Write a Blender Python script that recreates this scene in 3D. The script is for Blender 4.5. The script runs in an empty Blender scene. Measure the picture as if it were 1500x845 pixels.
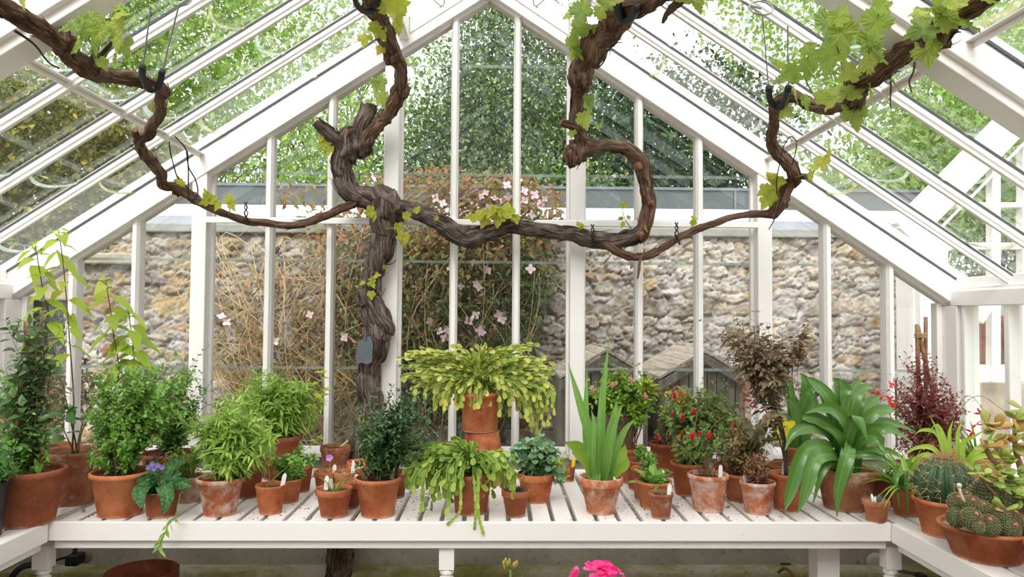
import bpy, math, random
import numpy as np
from mathutils import Vector
rng = np.random.default_rng(7)
random.seed(7)
SC = bpy.context.scene
COL = SC.collection
V3 = lambda *a: np.array(a, float)

# ---------------------------------------------------------------- camera
FPX, YAW, PIT, ROL, CZ = 1083.0, math.radians(1.16), math.radians(2.06), math.radians(0.40), 1.55
_F = V3(math.sin(YAW)*math.cos(PIT), math.cos(YAW)*math.cos(PIT), math.sin(PIT))
_R = np.cross(_F, [0, 0, 1]); _R /= np.linalg.norm(_R)
_U = np.cross(_R, _F)
_R2 = _R*math.cos(ROL)+_U*math.sin(ROL)
_U2 = _U*math.cos(ROL)-_R*math.sin(ROL)
CAM = V3(0, 0, CZ)
def ray(px, py): return _F+_R2*(px-750)/FPX+_U2*(422.5-py)/FPX
def W(px, py, Y):                       # survey point: where the sight line through a measured spot meets depth Y
    d = ray(px, py); return CAM+d*(Y/d[1])
def WZ(px, py, Z):
    d = ray(px, py); return CAM+d*((Z-CZ)/d[2])
cd = bpy.data.cameras.new('camera'); cd.sensor_width = 36; cd.lens = 36*FPX/1500; cd.clip_start = 0.05; cd.clip_end = 200
cam = bpy.data.objects.new('camera', cd); COL.objects.link(cam)
from mathutils import Matrix
cam.matrix_world = Matrix(((_R2[0], _U2[0], -_F[0], 0), (_R2[1], _U2[1], -_F[1], 0), (_R2[2], _U2[2], -_F[2], CZ), (0, 0, 0, 1)))
SC.camera = cam

# ---------------------------------------------------------------- mesh building
def nrm(v):
    v = np.asarray(v, float); n = np.linalg.norm(v, axis=-1, keepdims=True); return v/np.maximum(n, 1e-9)
class MB:
    def __init__(s): s.v = []; s.f = []; s.uv = []; s.n = 0
    def add(s, v, faces, uv=None):
        v = np.asarray(v, float).reshape(-1, 3)
        for a in (faces if isinstance(faces, list) and len(faces) and isinstance(faces[0], np.ndarray) and faces[0].ndim == 2 else [faces]):
            a = np.asarray(a, int)
            if a.size: s.f.append(a+s.n)
        s.v.append(v); s.uv.append(np.zeros((len(v), 2)) if uv is None else np.asarray(uv, float)); s.n += len(v)
    def build(s, name, mat, parent=None, smooth=True, bevel=0, uv=False, seg=2):
        v = np.concatenate(s.v)
        if parent is not None: v = v-np.array(ORI.get(parent.name, (0, 0, 0)))
        me = bpy.data.meshes.new(name)
        me.vertices.add(len(v)); me.vertices.foreach_set('co', v.ravel())
        li = np.concatenate([a.ravel() for a in s.f]); sz = np.concatenate([np.full(len(a), a.shape[1]) for a in s.f])
        me.loops.add(len(li)); me.loops.foreach_set('vertex_index', li)
        me.polygons.add(len(sz)); st = np.concatenate([[0], np.cumsum(sz)[:-1]])
        me.polygons.foreach_set('loop_start', st)
        try: me.polygons.foreach_set('loop_total', sz)
        except Exception: pass
        me.polygons.foreach_set('use_smooth', np.full(len(sz), bool(smooth)))
        if uv:
            l = me.uv_layers.new(name='UVMap'); l.data.foreach_set('uv', np.concatenate(s.uv)[li].ravel())
        me.update(calc_edges=True); me.validate()
        me.materials.append(mat)
        o = bpy.data.objects.new(name, me); COL.objects.link(o)
        if parent is not None: o.parent = parent
        if bevel:
            b = o.modifiers.new('bevel', 'BEVEL'); b.width = bevel; b.segments = seg; b.limit_method = 'ANGLE'
        return o
ORI = {}
def thing(name, label, cat, loc, group=None):
    o = bpy.data.objects.new(name, None); COL.objects.link(o); o.empty_display_size = .05
    o.location = tuple(loc); ORI[o.name] = tuple(float(x) for x in loc)
    o['label'] = label; o['category'] = cat
    if group: o['group'] = group
    return o
def tag(o, label, cat, group=None):
    o['label'] = label; o['category'] = cat
    if group: o['group'] = group
    return o
def struct(o, label=None):
    o['kind'] = 'structure'
    if label: o['label'] = label
    return o
def stuff(o): o['kind'] = 'stuff'; return o

BOXF = np.array([[0, 3, 2, 1], [4, 5, 6, 7], [0, 1, 5, 4], [1, 2, 6, 5], [2, 3, 7, 6], [3, 0, 4, 7]])
def box(m, x0, x1, y0, y1, z0, z1):
    m.add([[x0, y0, z0], [x1, y0, z0], [x1, y1, z0], [x0, y1, z0], [x0, y0, z1], [x1, y0, z1], [x1, y1, z1], [x0, y1, z1]], BOXF)
def hexa(m, eight): m.add(eight, BOXF)
def extr(m, prof, p0, p1, ax, ay):      # a closed outline (across ax, along ay) carried from p0 to p1
    prof = np.asarray(prof, float); k = len(prof); p0 = np.asarray(p0, float); p1 = np.asarray(p1, float)
    ax = np.asarray(ax, float); ay = np.asarray(ay, float)
    o = prof[:, :1]*ax+prof[:, 1:]*ay
    i = np.arange(k); j = (i+1) % k
    m.add(np.concatenate([p0+o, p1+o]), [np.stack([i, j, j+k, i+k], 1), i[::-1][None], (i+k)[None]])
def spline(pts, n):
    p = np.asarray(pts, float)
    if len(p) == 2: return p[0]+(p[1]-p[0])*np.linspace(0, 1, n)[:, None]
    q = np.concatenate([[2*p[0]-p[1]], p, [2*p[-1]-p[-2]]])
    t = np.linspace(0, len(p)-1-1e-6, n); i = t.astype(int); u = (t-i)[:, None]
    a, b, c, d = q[i], q[i+1], q[i+2], q[i+3]
    return .5*(2*b+(c-a)*u+(2*a-5*b+4*c-d)*u*u+(3*b-a-3*c+d)*u**3)
def frames(p):
    t = nrm(np.gradient(p, axis=0)); n = np.zeros_like(p)
    a = V3(0, 0, 1) if abs(t[0][2]) < .9 else V3(1, 0, 0)
    n[0] = nrm(a-t[0]*(a@t[0]))
    for i in range(1, len(p)): n[i] = nrm(n[i-1]-t[i]*(n[i-1]@t[i]))
    return t, n, np.cross(t, n)
def tube(m, pts, rad, sides=6, prof=None, caps=True):
    p = np.asarray(pts, float); k = len(p); rad = np.broadcast_to(np.asarray(rad, float), (k,))
    t, n, b = frames(p); th = np.linspace(0, 2*math.pi, sides+1)
    R = rad[:, None]*np.ones(sides+1) if prof is None else rad[:, None]*prof
    v = p[:, None]+R[..., None]*(np.cos(th)[None, :, None]*n[:, None]+np.sin(th)[None, :, None]*b[:, None])
    L = np.concatenate([[0], np.cumsum(np.linalg.norm(np.diff(p, axis=0), axis=1))])
    uv = np.stack(np.broadcast_arrays(th[None]/(2*math.pi), L[:, None]), -1).reshape(-1, 2)
    s = sides+1; i, j = np.meshgrid(np.arange(k-1), np.arange(sides), indexing='ij'); a = (i*s+j).ravel()
    fs = [np.stack([a, a+1, a+s+1, a+s], 1)]; v = v.reshape(-1, 3)
    if caps:
        v = np.concatenate([v, p[:1], p[-1:]]); uv = np.concatenate([uv, [[.5, 0]], [[.5, L[-1]]]]); j = np.arange(sides)
        fs += [np.stack([np.full(sides, k*s), j+1, j], 1), np.stack([np.full(sides, k*s+1), (k-1)*s+j, (k-1)*s+j+1], 1)]
    m.add(v, fs, uv)
def lathe(m, prof, c, sides=40, wob=0, seed=0):   # outline of (r, z) turned about the upright through c
    pr = np.asarray(prof, float); k = len(pr); th = np.arange(sides)*2*math.pi/sides
    rr = pr[:, 0][:, None]*(1+wob*np.sin(2*th+seed)[None])
    v = np.stack([c[0]+rr*np.cos(th), c[1]+rr*np.sin(th), c[2]+pr[:, 1][:, None]+0*rr], -1).reshape(-1, 3)
    i, j = np.meshgrid(np.arange(k-1), np.arange(sides), indexing='ij'); i = i.ravel(); j = j.ravel(); j2 = (j+1) % sides
    fs = [np.stack([i*sides+j, i*sides+j2, (i+1)*sides+j2, (i+1)*sides+j], 1)]
    if pr[0, 0] > 0: fs.append(np.arange(sides)[::-1][None])
    if pr[-1, 0] > 0: fs.append(((k-1)*sides+np.arange(sides))[None])
    m.add(v, fs)
def ball(m, c, r, n=10, k=14):
    r = np.broadcast_to(np.asarray(r, float), (3,)); a = np.linspace(-math.pi/2, math.pi/2, n); th = np.arange(k)*2*math.pi/k
    v = np.stack([np.cos(a)[:, None]*np.cos(th)*r[0], np.cos(a)[:, None]*np.sin(th)*r[1], np.sin(a)[:, None]*r[2]+0*th], -1).reshape(-1, 3)+np.asarray(c)
    i, j = np.meshgrid(np.arange(n-1), np.arange(k), indexing='ij'); i = i.ravel(); j = j.ravel(); j2 = (j+1) % k
    m.add(v, np.stack([i*k+j, i*k+j2, (i+1)*k+j2, (i+1)*k+j], 1))

# leaf outlines: (along, across, lift)
def strip_tpl(t, w, fold=.18, cup=0):
    v = []; f = []
    for a, b in zip(t, w): v += [[a, -b/2, fold*b/2-cup*a*(1-a)], [a, 0, -cup*a*(1-a)], [a, b/2, fold*b/2-cup*a*(1-a)]]
    for i in range(len(t)-1):
        k = 3*i; f += [[k, k+1, k+4, k+3], [k+1, k+2, k+5, k+4]]
    return np.array(v), np.array(f)
T_OVAL = strip_tpl([0, .3, .7, 1], [.05, .9, .8, .02])
T_OVATE = strip_tpl([0, .08, .25, .5, .8, 1], [.05, .08, .85, 1, .5, .02], .25)
T_LANCE = strip_tpl([0, .15, .4, .7, 1], [.1, .6, 1, .7, .02], .25)
T_ROUND = strip_tpl([0, .15, .4, .7, .9, 1], [.1, .65, 1, .95, .55, .1], .12)
T_SEG = strip_tpl([0, .2, .45, .75, .93, 1], [.3, .62, .9, 1, .75, .45], .22)
T_RHOMB = (np.array([[0, 0, 0], [.5, -.5, .12], [1, 0, 0], [.5, .5, .12]], float), np.array([[0, 1, 2, 3]]))
def vine_tpl():
    half = [(0, .0), (-.10, .10), (-.15, .24), (-.06, .30), (-.07, .42), (.06, .44), (.14, .40), (.20, .50), (.24, .60), (.33, .56), (.40, .62), (.46, .52), (.56, .53), (.58, .42), (.60, .33), (.57, .27), (.68, .30), (.72, .22), (.82, .23), (.85, .13), (.95, .11), (1.04, 0)]
    o = half+[(a, -b) for a, b in half[-2:0:-1]]; n = len(o)
    inn = [(.38+(a-.38)*.55, b*.55) for a, b in o]; h = lambda a, b: .16*abs(b)+.045*math.sin(9*a+11*b)-.10*max(0, a-.5)**2
    v = [(.34, 0, -.02)]+[(a, b, h(a, b)-.02*math.cos(14*math.atan2(b, a-.34))) for a, b in inn]+[(a, b, h(a, b)+.03*(-1)**i) for i, (a, b) in enumerate(o)]; i = np.arange(n); j = (i+1) % n
    return np.array(v), np.concatenate([np.stack([np.zeros(n, int), 1+i, 1+j, 1+j], 1)[:, :3].repeat(1, 0), np.stack([1+i, 1+n+i, 1+n+j], 1), np.stack([1+i, 1+n+j, 1+j], 1)])
T_VINE = vine_tpl()
def leaves(m, tpl, P, D, N, L, Wd, droop=0.):
    v, f = tpl; P = np.asarray(P, float); n = len(P)
    if n == 0: return
    D = nrm(D); N = nrm(N-D*np.sum(N*D, 1, keepdims=True)); S = np.cross(D, N)
    L = np.broadcast_to(L, (n,)); Wd = np.broadcast_to(Wd, (n,)); droop = np.broadcast_to(droop, (n,))
    u, w, h = v[:, 0], v[:, 1], v[:, 2]
    X = P[:, None]+D[:, None]*(L[:, None]*u)[..., None]+S[:, None]*(Wd[:, None]*w)[..., None]+N[:, None]*(Wd[:, None]*h)[..., None]
    X[..., 2] -= droop[:, None]*L[:, None]*u**2
    k = len(v)
    m.add(X.reshape(-1, 3), (f[None]+(np.arange(n)*k)[:, None, None]).reshape(-1, f.shape[1]), np.tile(np.stack([u, w+.5], 1), (n, 1)))
def rvec(n): return nrm(rng.normal(size=(n, 3)))
def upish(n, j=.5): return nrm(V3(0, -.25, 1)+j*rng.normal(size=(n, 3)))
def ribbon(m, pts, wid, side, fold=.25, n=14):   # a strap leaf: keeled blade along a path
    p = spline(pts, n); t = nrm(np.gradient(p, axis=0)); side = nrm(side-t*np.sum(t*np.asarray(side), 1, keepdims=True)); up = np.cross(side, t)
    u = np.linspace(0, 1, n); w = np.interp(u, np.linspace(0, 1, len(wid)), wid)[:, None]
    cols = [p-side*w/2+up*w*fold*.5, p-side*w*.22+up*w*fold*.06, p, p+side*w*.22+up*w*fold*.06, p+side*w/2+up*w*fold*.5]
    v = np.stack(cols, 1).reshape(-1, 3); i, j = np.meshgrid(np.arange(n-1), np.arange(4), indexing='ij'); a = (i*5+j).ravel()
    uv = np.stack(np.broadcast_arrays(u[:, None], np.array([0, .28, .5, .72, 1])[None]), -1).reshape(-1, 2)
    m.add(v, np.stack([a, a+1, a+6, a+5], 1), uv)

# ---------------------------------------------------------------- materials
class NT:
    def __init__(s, name):
        s.m = bpy.data.materials.new(name); s.m.use_nodes = True; s.t = s.m.node_tree; s.n = s.t.nodes; s.n.clear()
        s.out = s.n.new('ShaderNodeOutputMaterial')
    def N(s, kind, **k):
        x = s.n.new('ShaderNode'+kind)
        for a, b in k.items():
            if a.startswith('i_'): x.inputs[a[2:].replace('_', ' ')].default_value = b
            else: setattr(x, a, b)
        return x
    def L(s, a, b): s.t.links.new(a, b)
    def bsdf(s, **k):
        b = s.N('BsdfPrincipled'); b.inputs['Roughness'].default_value = .6
        for a, v in k.items(): b.inputs[a.replace('_', ' ')].default_value = v
        return b
    def noise(s, scale, det=4, rough=.55, vec=None, out='Fac'):
        x = s.N('TexNoise'); x.inputs['Scale'].default_value = scale; x.inputs['Detail'].default_value = det; x.inputs['Roughness'].default_value = rough
        if vec is not None: s.L(vec, x.inputs['Vector'])
        return x.outputs[out]
    def ramp(s, fac, stops, interp='LINEAR'):
        r = s.N('ValToRGB'); r.color_ramp.interpolation = interp; e = r.color_ramp.elements
        while len(e) < len(stops): e.new(.5)
        for x, (p, c) in zip(e, stops): x.position = p; x.color = (*c, 1) if len(c) == 3 else c
        s.L(fac, r.inputs[0]); return r.outputs[0]
    def mix(s, fac, a, b, mode='MIX'):
        x = s.N('MixRGB', blend_type=mode)
        for k, v in ((0, fac), (1, a), (2, b)):
            if hasattr(v, 'links') or hasattr(v, 'is_linked'): s.L(v, x.inputs[k])
            else: x.inputs[k].default_value = v if k == 0 else ((*v, 1) if len(v) == 3 else v)
        return x.outputs[0]
    def math(s, op, a, b=0.):
        x = s.N('Math', operation=op)
        for k, v in ((0, a), (1, b)):
            if hasattr(v, 'is_linked'): s.L(v, x.inputs[k])
            else: x.inputs[k].default_value = v
        return x.outputs[0]
    def obj(s): return s.N('TexCoord').outputs['Object']
    def bump(s, h, strength=.3, dist=.01):
        b = s.N('Bump'); b.inputs['Strength'].default_value = strength; b.inputs['Distance'].default_value = dist; s.L(h, b.inputs['Height']); return b.outputs[0]
    def done(s, sh): s.L(sh, s.out.inputs['Surface']); return s.m
def hexc(h): 
    c = [int(h[i:i+2], 16)/255 for i in (0, 2, 4)]
    return tuple(x/12.92 if x <= .04045 else ((x+.055)/1.055)**2.4 for x in c)
def flat(name, c, rough=.6, metal=0., var=.12, scale=20, bump=0.):
    t = NT(name); b = t.bsdf(Roughness=rough, Metallic=metal); c = hexc(c) if isinstance(c, str) else c
    n = t.noise(scale, 5, .6, t.obj())
    t.L(t.ramp(n, [(.3, tuple(x*(1-var) for x in c)), (.7, tuple(min(1, x*(1+var)) for x in c))]), b.inputs['Base Color'])
    if bump: t.L(t.bump(n, bump, .004), b.inputs['Normal'])
    return t.done(b.outputs[0])
def paint(name='white_paint', c='F1E8E3', dirt=.35):
    t = NT(name); b = t.bsdf(Roughness=.45); o = t.obj()
    n1 = t.noise(2.2, 5, .6, o); n2 = t.noise(60, 3, .6, o)
    base = t.mix(t.ramp(n1, [(.35, (0, 0, 0)), (.75, (1, 1, 1))]), hexc(c), hexc('EEE6E1'))
    col = t.mix(t.ramp(n2, [(.70, (0, 0, 0)), (.78, (dirt,)*3)]), base, hexc('8E8478'))
    t.L(col, b.inputs['Base Color']); t.L(t.bump(n2, .08, .002), b.inputs['Normal'])
    return t.done(b.outputs[0])
def glass(name, tint=(.95, .98, .97), haze=0.02, refl=.9):
    t = NT(name); tr = t.N('BsdfTransparent'); tr.inputs[0].default_value = (*tint, 1)
    gl = t.N('BsdfGlossy'); gl.inputs['Roughness'].default_value = .02; gl.inputs[0].default_value = (1, 1, 1, 1)
    df = t.N('BsdfDiffuse'); df.inputs[0].default_value = (.8, .84, .82, 1)
    fr = t.N('Fresnel'); fr.inputs['IOR'].default_value = 1.45
    m1 = t.N('MixShader'); n = t.noise(3, 5, .65, t.obj()); t.L(t.ramp(n, [(.4, (haze*.3,)*3), (.75, (haze*2,)*3)]), m1.inputs[0]); t.L(tr.outputs[0], m1.inputs[1]); t.L(df.outputs[0], m1.inputs[2])
    m2 = t.N('MixShader'); t.L(t.math('MULTIPLY', fr.outputs[0], refl), m2.inputs[0]); t.L(m1.outputs[0], m2.inputs[1]); t.L(gl.outputs[0], m2.inputs[2])
    return t.done(m2.outputs[0])
def film(name, c, a):                                # a smear of lime or algae, half see-through
    t = NT(name); tr = t.N('BsdfTransparent'); d = t.N('BsdfDiffuse'); tl = t.N('BsdfTranslucent')
    n = t.noise(9, 4, .6, t.obj()); col = t.ramp(n, [(.35, hexc(c[0])), (.6, hexc(c[1])), (.8, hexc(c[2]))]); t.L(col, d.inputs[0]); t.L(col, tl.inputs[0])
    s = t.N('MixShader'); s.inputs[0].default_value = .65; t.L(d.outputs[0], s.inputs[1]); t.L(tl.outputs[0], s.inputs[2])
    m = t.N('MixShader'); t.L(t.ramp(t.noise(14, 3, .6, t.obj()), [(.3, (a*.5,)*3), (.7, (min(1, a*1.4),)*3)]), m.inputs[0]); t.L(tr.outputs[0], m.inputs[1]); t.L(s.outputs[0], m.inputs[2])
    return t.done(m.outputs[0])
def leafmat(name, cols, trans=.35, rough=.45, midrib=None, spec=.35, pucker=0):
    t = NT(name); b = t.bsdf(Roughness=rough); b.inputs['Specular IOR Level'].default_value = spec
    r = t.N('NewGeometry').outputs['Random Per Island']
    st = [((i+.5)/len(cols), hexc(c)) for i, c in enumerate(cols)]
    c = t.ramp(r, st)
    c = t.mix(t.math('MULTIPLY', t.noise(35, 3, .6, t.obj()), .35), c, hexc(cols[-1]))
    if midrib:
        uv = t.N('TexCoord').outputs['UV']; sx = t.N('SeparateXYZ'); t.L(uv, sx.inputs[0])
        d = t.math('ABSOLUTE', t.math('SUBTRACT', sx.outputs[1], .5))
        c = t.mix(t.ramp(d, [(.0, (.6,)*3), (.10, (0, 0, 0))]), c, hexc(midrib))
    if pucker:
        vo = t.N('TexVoronoi'); vo.inputs['Scale'].default_value = pucker; t.L(t.obj(), vo.inputs['Vector']); t.L(t.bump(vo.outputs['Distance'], .9, .006), b.inputs['Normal']); c = t.mix(t.ramp(vo.outputs['Distance'], [(.1, (0, 0, 0)), (.6, (.6,)*3)]), c, hexc('2E5228'))
    t.L(c, b.inputs['Base Color'])
    tl = t.N('BsdfTranslucent'); t.L(t.mix(.45, c, hexc(cols[-1])), tl.inputs[0])
    m = t.N('MixShader'); m.inputs[0].default_value = trans; t.L(b.outputs[0], m.inputs[1]); t.L(tl.outputs[0], m.inputs[2])
    return t.done(m.outputs[0])
def terracotta(name, lo='9C5534', hi='C27C56', stain=0., base=.5, rough=.85):
    t = NT(name); b = t.bsdf(Roughness=rough); b.inputs['Specular IOR Level'].default_value = .2; o = t.obj()
    rnd = t.N('ObjectInfo').outputs['Random']
    mp = t.N('Mapping'); t.L(o, mp.inputs[0]); cx = t.N('CombineXYZ'); t.L(t.math('MULTIPLY', rnd, 30), cx.inputs[0]); t.L(cx.outputs[0], mp.inputs['Location']); v = mp.outputs[0]
    n1 = t.noise(9, 6, .65, v)
    c = t.ramp(n1, [(.28, hexc('7A3A22')), (.42, hexc(lo)), (.62, hexc(hi)), (.8, hexc('D08E66'))])
    c = t.mix(t.math('MULTIPLY', rnd, .4), c, hexc('8C4E36'))
    sz = t.N('SeparateXYZ'); t.L(o, sz.inputs[0]); foot = t.math('ADD', sz.outputs[2], t.math('MULTIPLY', t.noise(30, 4, .6, v), .03)); c = t.mix(t.ramp(foot, [(.014, (.55,)*3), (.026, (0, 0, 0))]), c, hexc('D8C6B8'))
    c = t.mix(t.ramp(t.noise(45, 4, .7, v), [(.62, (0, 0, 0)), (.8, (.35,)*3)]), c, hexc('6B3A26'))
    ws = t.noise(14, 7, .7, v)
    mask = t.ramp(ws, [(.62-.22*stain, (0, 0, 0)), (.78-.16*stain, (min(.92, .25+stain*.75),)*3)])
    c = t.mix(mask, c, hexc('DCCFC4'))
    t.L(c, b.inputs['Base Color']); t.L(t.bump(t.noise(70, 4, .7, v), .25, .002), b.inputs['Normal'])
    return t.done(b.outputs[0])
def barkmat(name, lo, mid, hi, su=9., sv=7., bump=.9):
    t = NT(name); b = t.bsdf(Roughness=.9); b.inputs['Specular IOR Level'].default_value = .15
    uv = t.N('TexCoord').outputs['UV']; mp = t.N('Mapping'); t.L(uv, mp.inputs[0]); mp.inputs['Scale'].default_value = (su, sv, 1)
    n = t.noise(2.2, 8, .7, mp.outputs[0]); n2 = t.noise(12, 4, .6, t.obj())
    c = t.ramp(n, [(.33, hexc(lo)), (.5, hexc(mid)), (.68, hexc(hi))])
    c = t.mix(t.ramp(n2, [(.45, (0, 0, 0)), (.7, (.35,)*3)]), c, hexc(hi))
    t.L(c, b.inputs['Base Color']); t.L(t.bump(n, bump, .012), b.inputs['Normal'])
    return t.done(b.outputs[0])

PAINT = paint(c='F6F1EE')
PAINT2 = paint('white_paint_bench', 'E9E2DE', .55)
GLASS = glass('gable_glass', (.975, .99, .985), .007, .8)
GLASS2 = glass('roof_glass', (.98, .994, .99), .010, .16)
TERRA = terracotta('terracotta'); TERRA_D = terracotta('terracotta_dark', '84482F', 'A66244', .05)
TERRA_W = terracotta('terracotta_limed', 'A95A36', 'C98258', .75); TERRA_O = terracotta('terracotta_orange', 'AC5E38', 'CA8054', .08)
TERRA_M = terracotta('terracotta_weathered', '8C5438', 'B07B58', .35); TERRA_L = terracotta('terracotta_light', 'C28A60', 'DBAA82', .2)
SOIL = flat('potting_soil', '4A382C', .95, 0, .5, 90, .9)
GRIT = flat('grit', '9A9082', .9, 0, .5, 220, .9)
LABELW = flat('label_plastic', 'F2F0EC', .4, 0, .03)
STEMG = flat('green_stem', '6E8C3A', .6); STEMB = flat('brown_stem', '6A4E36', .8); STEMR = flat('red_stem', '7A4034', .7); STEMD = flat('dark_stem', '3E3028', .8)
CANE = flat('bamboo', '8E6446', .6, 0, .3, 30); RUST = flat('rust', '8A4A22', .9, 0, .4, 60)
BLACK = flat('black_rubber', '17181A', .55); TWINE = flat('black_twine', '20232A', .8); STEEL = flat('steel_wire', 'A7A9A6', .35, .9)
# ================================================================ the glasshouse itself
XA, HW, ZE, ZA, YG = -0.05, 2.45, 1.631, 3.244, 3.95
SL = math.atan2(ZA-ZE, HW); CS, SN = math.cos(SL), math.sin(SL)
Y_END = -1.3
def rp(side, s, Y, off):                # a place on the roof: s up the slope from the eave, off outward from the rafter underside
    return V3(XA+side*HW-side*CS*s+side*SN*off, Y, ZE+SN*s+CS*off)
def s_top(off): return (HW+SN*off)/CS
def slopebox(m, side, y0, y1, o0, o1, s0=-.1, s1=None, ins=0):
    a = []
    for o in (o0, o1):
        e = s_top(o) if s1 is None else s1
        a.append([rp(side, s0, y0, o), rp(side, e, y0, o), rp(side, e, y1, o), rp(side, s0, y1, o)])
    v = a[0]+a[1]
    if side > 0: v = [v[i] for i in (1, 0, 3, 2, 5, 4, 7, 6)]
    hexa(m, v)
def ztop(x): return ZE+(ZA-ZE)*(1-abs(x-XA)/HW)
nt = [0]
def trim(m, label, bevel=.004, mat=None, parent=None):
    nt[0] += 1
    return struct(m.build('trim_%d' % nt[0], mat or PAINT, parent, smooth=False, bevel=bevel), label)
# rafters
SEAL = flat('glazing_seal', '4A4C4E', .7)
def rafter(side, y0, y1, label, inner=True):
    m = MB(); ym = (y0+y1)/2
    slopebox(m, side, y0, y1, .0 if inner else .03, .125, -.2)
    if not inner: slopebox(m, side, y0+.022, y1-.022, .0, .034, -.06)
    slopebox(m, side, y0+.045, y1-.045, .12, .18, -.2)
    if inner: slopebox(m, side, y0+.045, y0+.075, -.012, .02, -.05)
    o = trim(m, label)
    for y in ([y0-.004] if inner else [y0-.004, y1+.004]): m = MB(); slopebox(m, side, y-.003, y+.003, .112, .122, -.05); m.build('glazing_seal', SEAL, o, smooth=False)
    return o
for sd, w in ((-1, 'left'), (1, 'right')):
    rafter(sd, 3.85, 4.0, 'broad white gable rafter on the %s slope' % w)
    for y0 in (2.17, .55, -1.1): rafter(sd, y0, y0+.15, 'broad white principal rafter of the %s roof' % w, False)
    ys = [3.44, 3.05, 2.67, 1.83, 1.45, 1.07, .2, -.2, -.6]
    for y in ys:
        m = MB(); pr = [(-.009, .076), (.009, .076), (.012, .086), (.018, .092), (.018, .112), (.006, .114), (.006, .128), (-.006, .128), (-.006, .114), (-.018, .112), (-.018, .092), (-.012, .086)]
        d = rp(sd, 1, 0, 0)-rp(sd, 0, 0, 0); n = rp(sd, 0, 0, 1)-rp(sd, 0, 0, 0)
        if sd > 0: pr = pr[::-1]
        extr(m, pr, rp(sd, -.13, y, 0), rp(sd, s_top(.1)-.02, y, 0), (0, 1, 0), n)
        tb = trim(m, 'white roof glazing bar', 0)
        for e_ in (-.0205, .0205): m = MB(); slopebox(m, sd, y+e_-.0015, y+e_+.0015, .110, .119, -.12, s_top(.1)-.05); m.build('glazing_seal', SEAL, tb, smooth=False)
    # eave beam with its mouldings
    m = MB(); x0 = XA+sd*2.44
    pr = [(0, -.016), (.13, -.016), (.13, .13), (.03, .13), (.03, .085), (.012, .08), (.012, .066), (0, .06)]
    if sd > 0: pr = pr[::-1]
    extr(m, pr, (x0, Y_END, ZE), (x0, 3.85, ZE), (-1*-sd, 0, 0), (0, 0, 1)); trim(m, 'moulded white eave beam along the %s side' % w, .003)
    # roof rail (angle iron) in each bay, carried under the roof bars
    q = W(297, 226, 3.86) if sd < 0 else W(1122, 233, 3.86)
    for a, b in ((2.31, 3.86), (.70, 2.18)):
        m = MB(); box(m, q[0]-.013, q[0]+.013, a, b, q[2]-.003, q[2]+.003); box(m, q[0]+sd*.009, q[0]+sd*.013, a, b, q[2]-.022, q[2])
        trim(m, 'slim white iron rail under the %s roof' % w, 0)
    # vent bearer near the ridge
    m = MB(); xb = XA+sd*.45; box(m, xb-.028, xb+.028, Y_END, 3.86, 2.995, 3.13); trim(m, 'white vent bearer beside the ridge on the %s' % w)
m = MB(); box(m, XA-.03, XA+.03, Y_END, 4.0, 3.30, 3.52); trim(m, 'white ridge board')
m = MB()
extr(m, [(XA-.42, ZA-.22), (XA, ZA+.06), (XA+.42, ZA-.22), (XA+.42, ZA-.13), (XA, ZA+.16), (XA-.42, ZA-.13)][::-1], (0, 3.842, 0), (0, 3.87, 0), (1, 0, 0), (0, 0, 1)); trim(m, 'white gusset plate at the gable apex')
# roof lights
nw = [0]
def window(m, label, mat):
    nw[0] += 1; return struct(m.build('window_%d' % nw[0], mat, smooth=False), label)
ALGAE = film('algae_smear', ('B9B27A', 'D9DCC2', 'A8763A'), .62); LIME = film('lime_smear', ('C9D2C8', 'DDE6DF', 'E8EFE8'), .42)
ybars = [3.93, 3.44, 3.05, 2.67, 2.24, 1.83, 1.45, 1.07, .62, .2, -.2, -.6, -1.05]
for sd in (-1, 1):
    for k, (yb, ya) in enumerate(zip(ybars[:-1], ybars[1:])):
        m = MB(); lap = []; s = -.15; off = rng.uniform(0, .5)
        cuts = [-.15]+[x for x in np.arange(off*.5+.1, 3.0, .56)]+[s_top(.13)]
        for i, (a, b) in enumerate(zip(cuts[:-1], cuts[1:])):
            o = .118+.006*(i % 2); slopebox(m, sd, ya+.009, yb-.009, o, o+.003, a, min(b+.02, s_top(o)))
            if 0 < i: lap.append((a, o))
        wnd = window(m, 'roof light of overlapped glass panes', GLASS2)
        if k < 8:
            for a, o in lap:           # the scalloped lower edge of each pane, limed and green with algae
                l = MB(); yy = np.linspace(ya+.02, yb-.02, 15); u = np.linspace(-1, 1, 15); A = a-.075*(1-u*u)+.02
                lo = np.array([rp(sd, x, y, o-.004) for x, y in zip(A, yy)]); w_ = .010+.012*rng.random()
                hi = np.array([rp(sd, x+w_*(1.2-.4*abs(uu)), y, o-.004) for x, y, uu in zip(A, yy, u)]); i = np.arange(14)
                dn = V3(-sd*SN, 0, -CS)*.002
                v = np.concatenate([lo, hi, lo+dn, hi+dn]); 
                l.add(v, [np.stack([i, i+1, i+16, i+15], 1), np.stack([i+30, i+45, i+46, i+31], 1), np.stack([i, i+30, i+31, i+1], 1), np.stack([i+15, i+16, i+46, i+45], 1)])
                lo_ = l.build('pane_lap', ALGAE if rng.random() < .45 else LIME); lo_.parent = wnd
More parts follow.
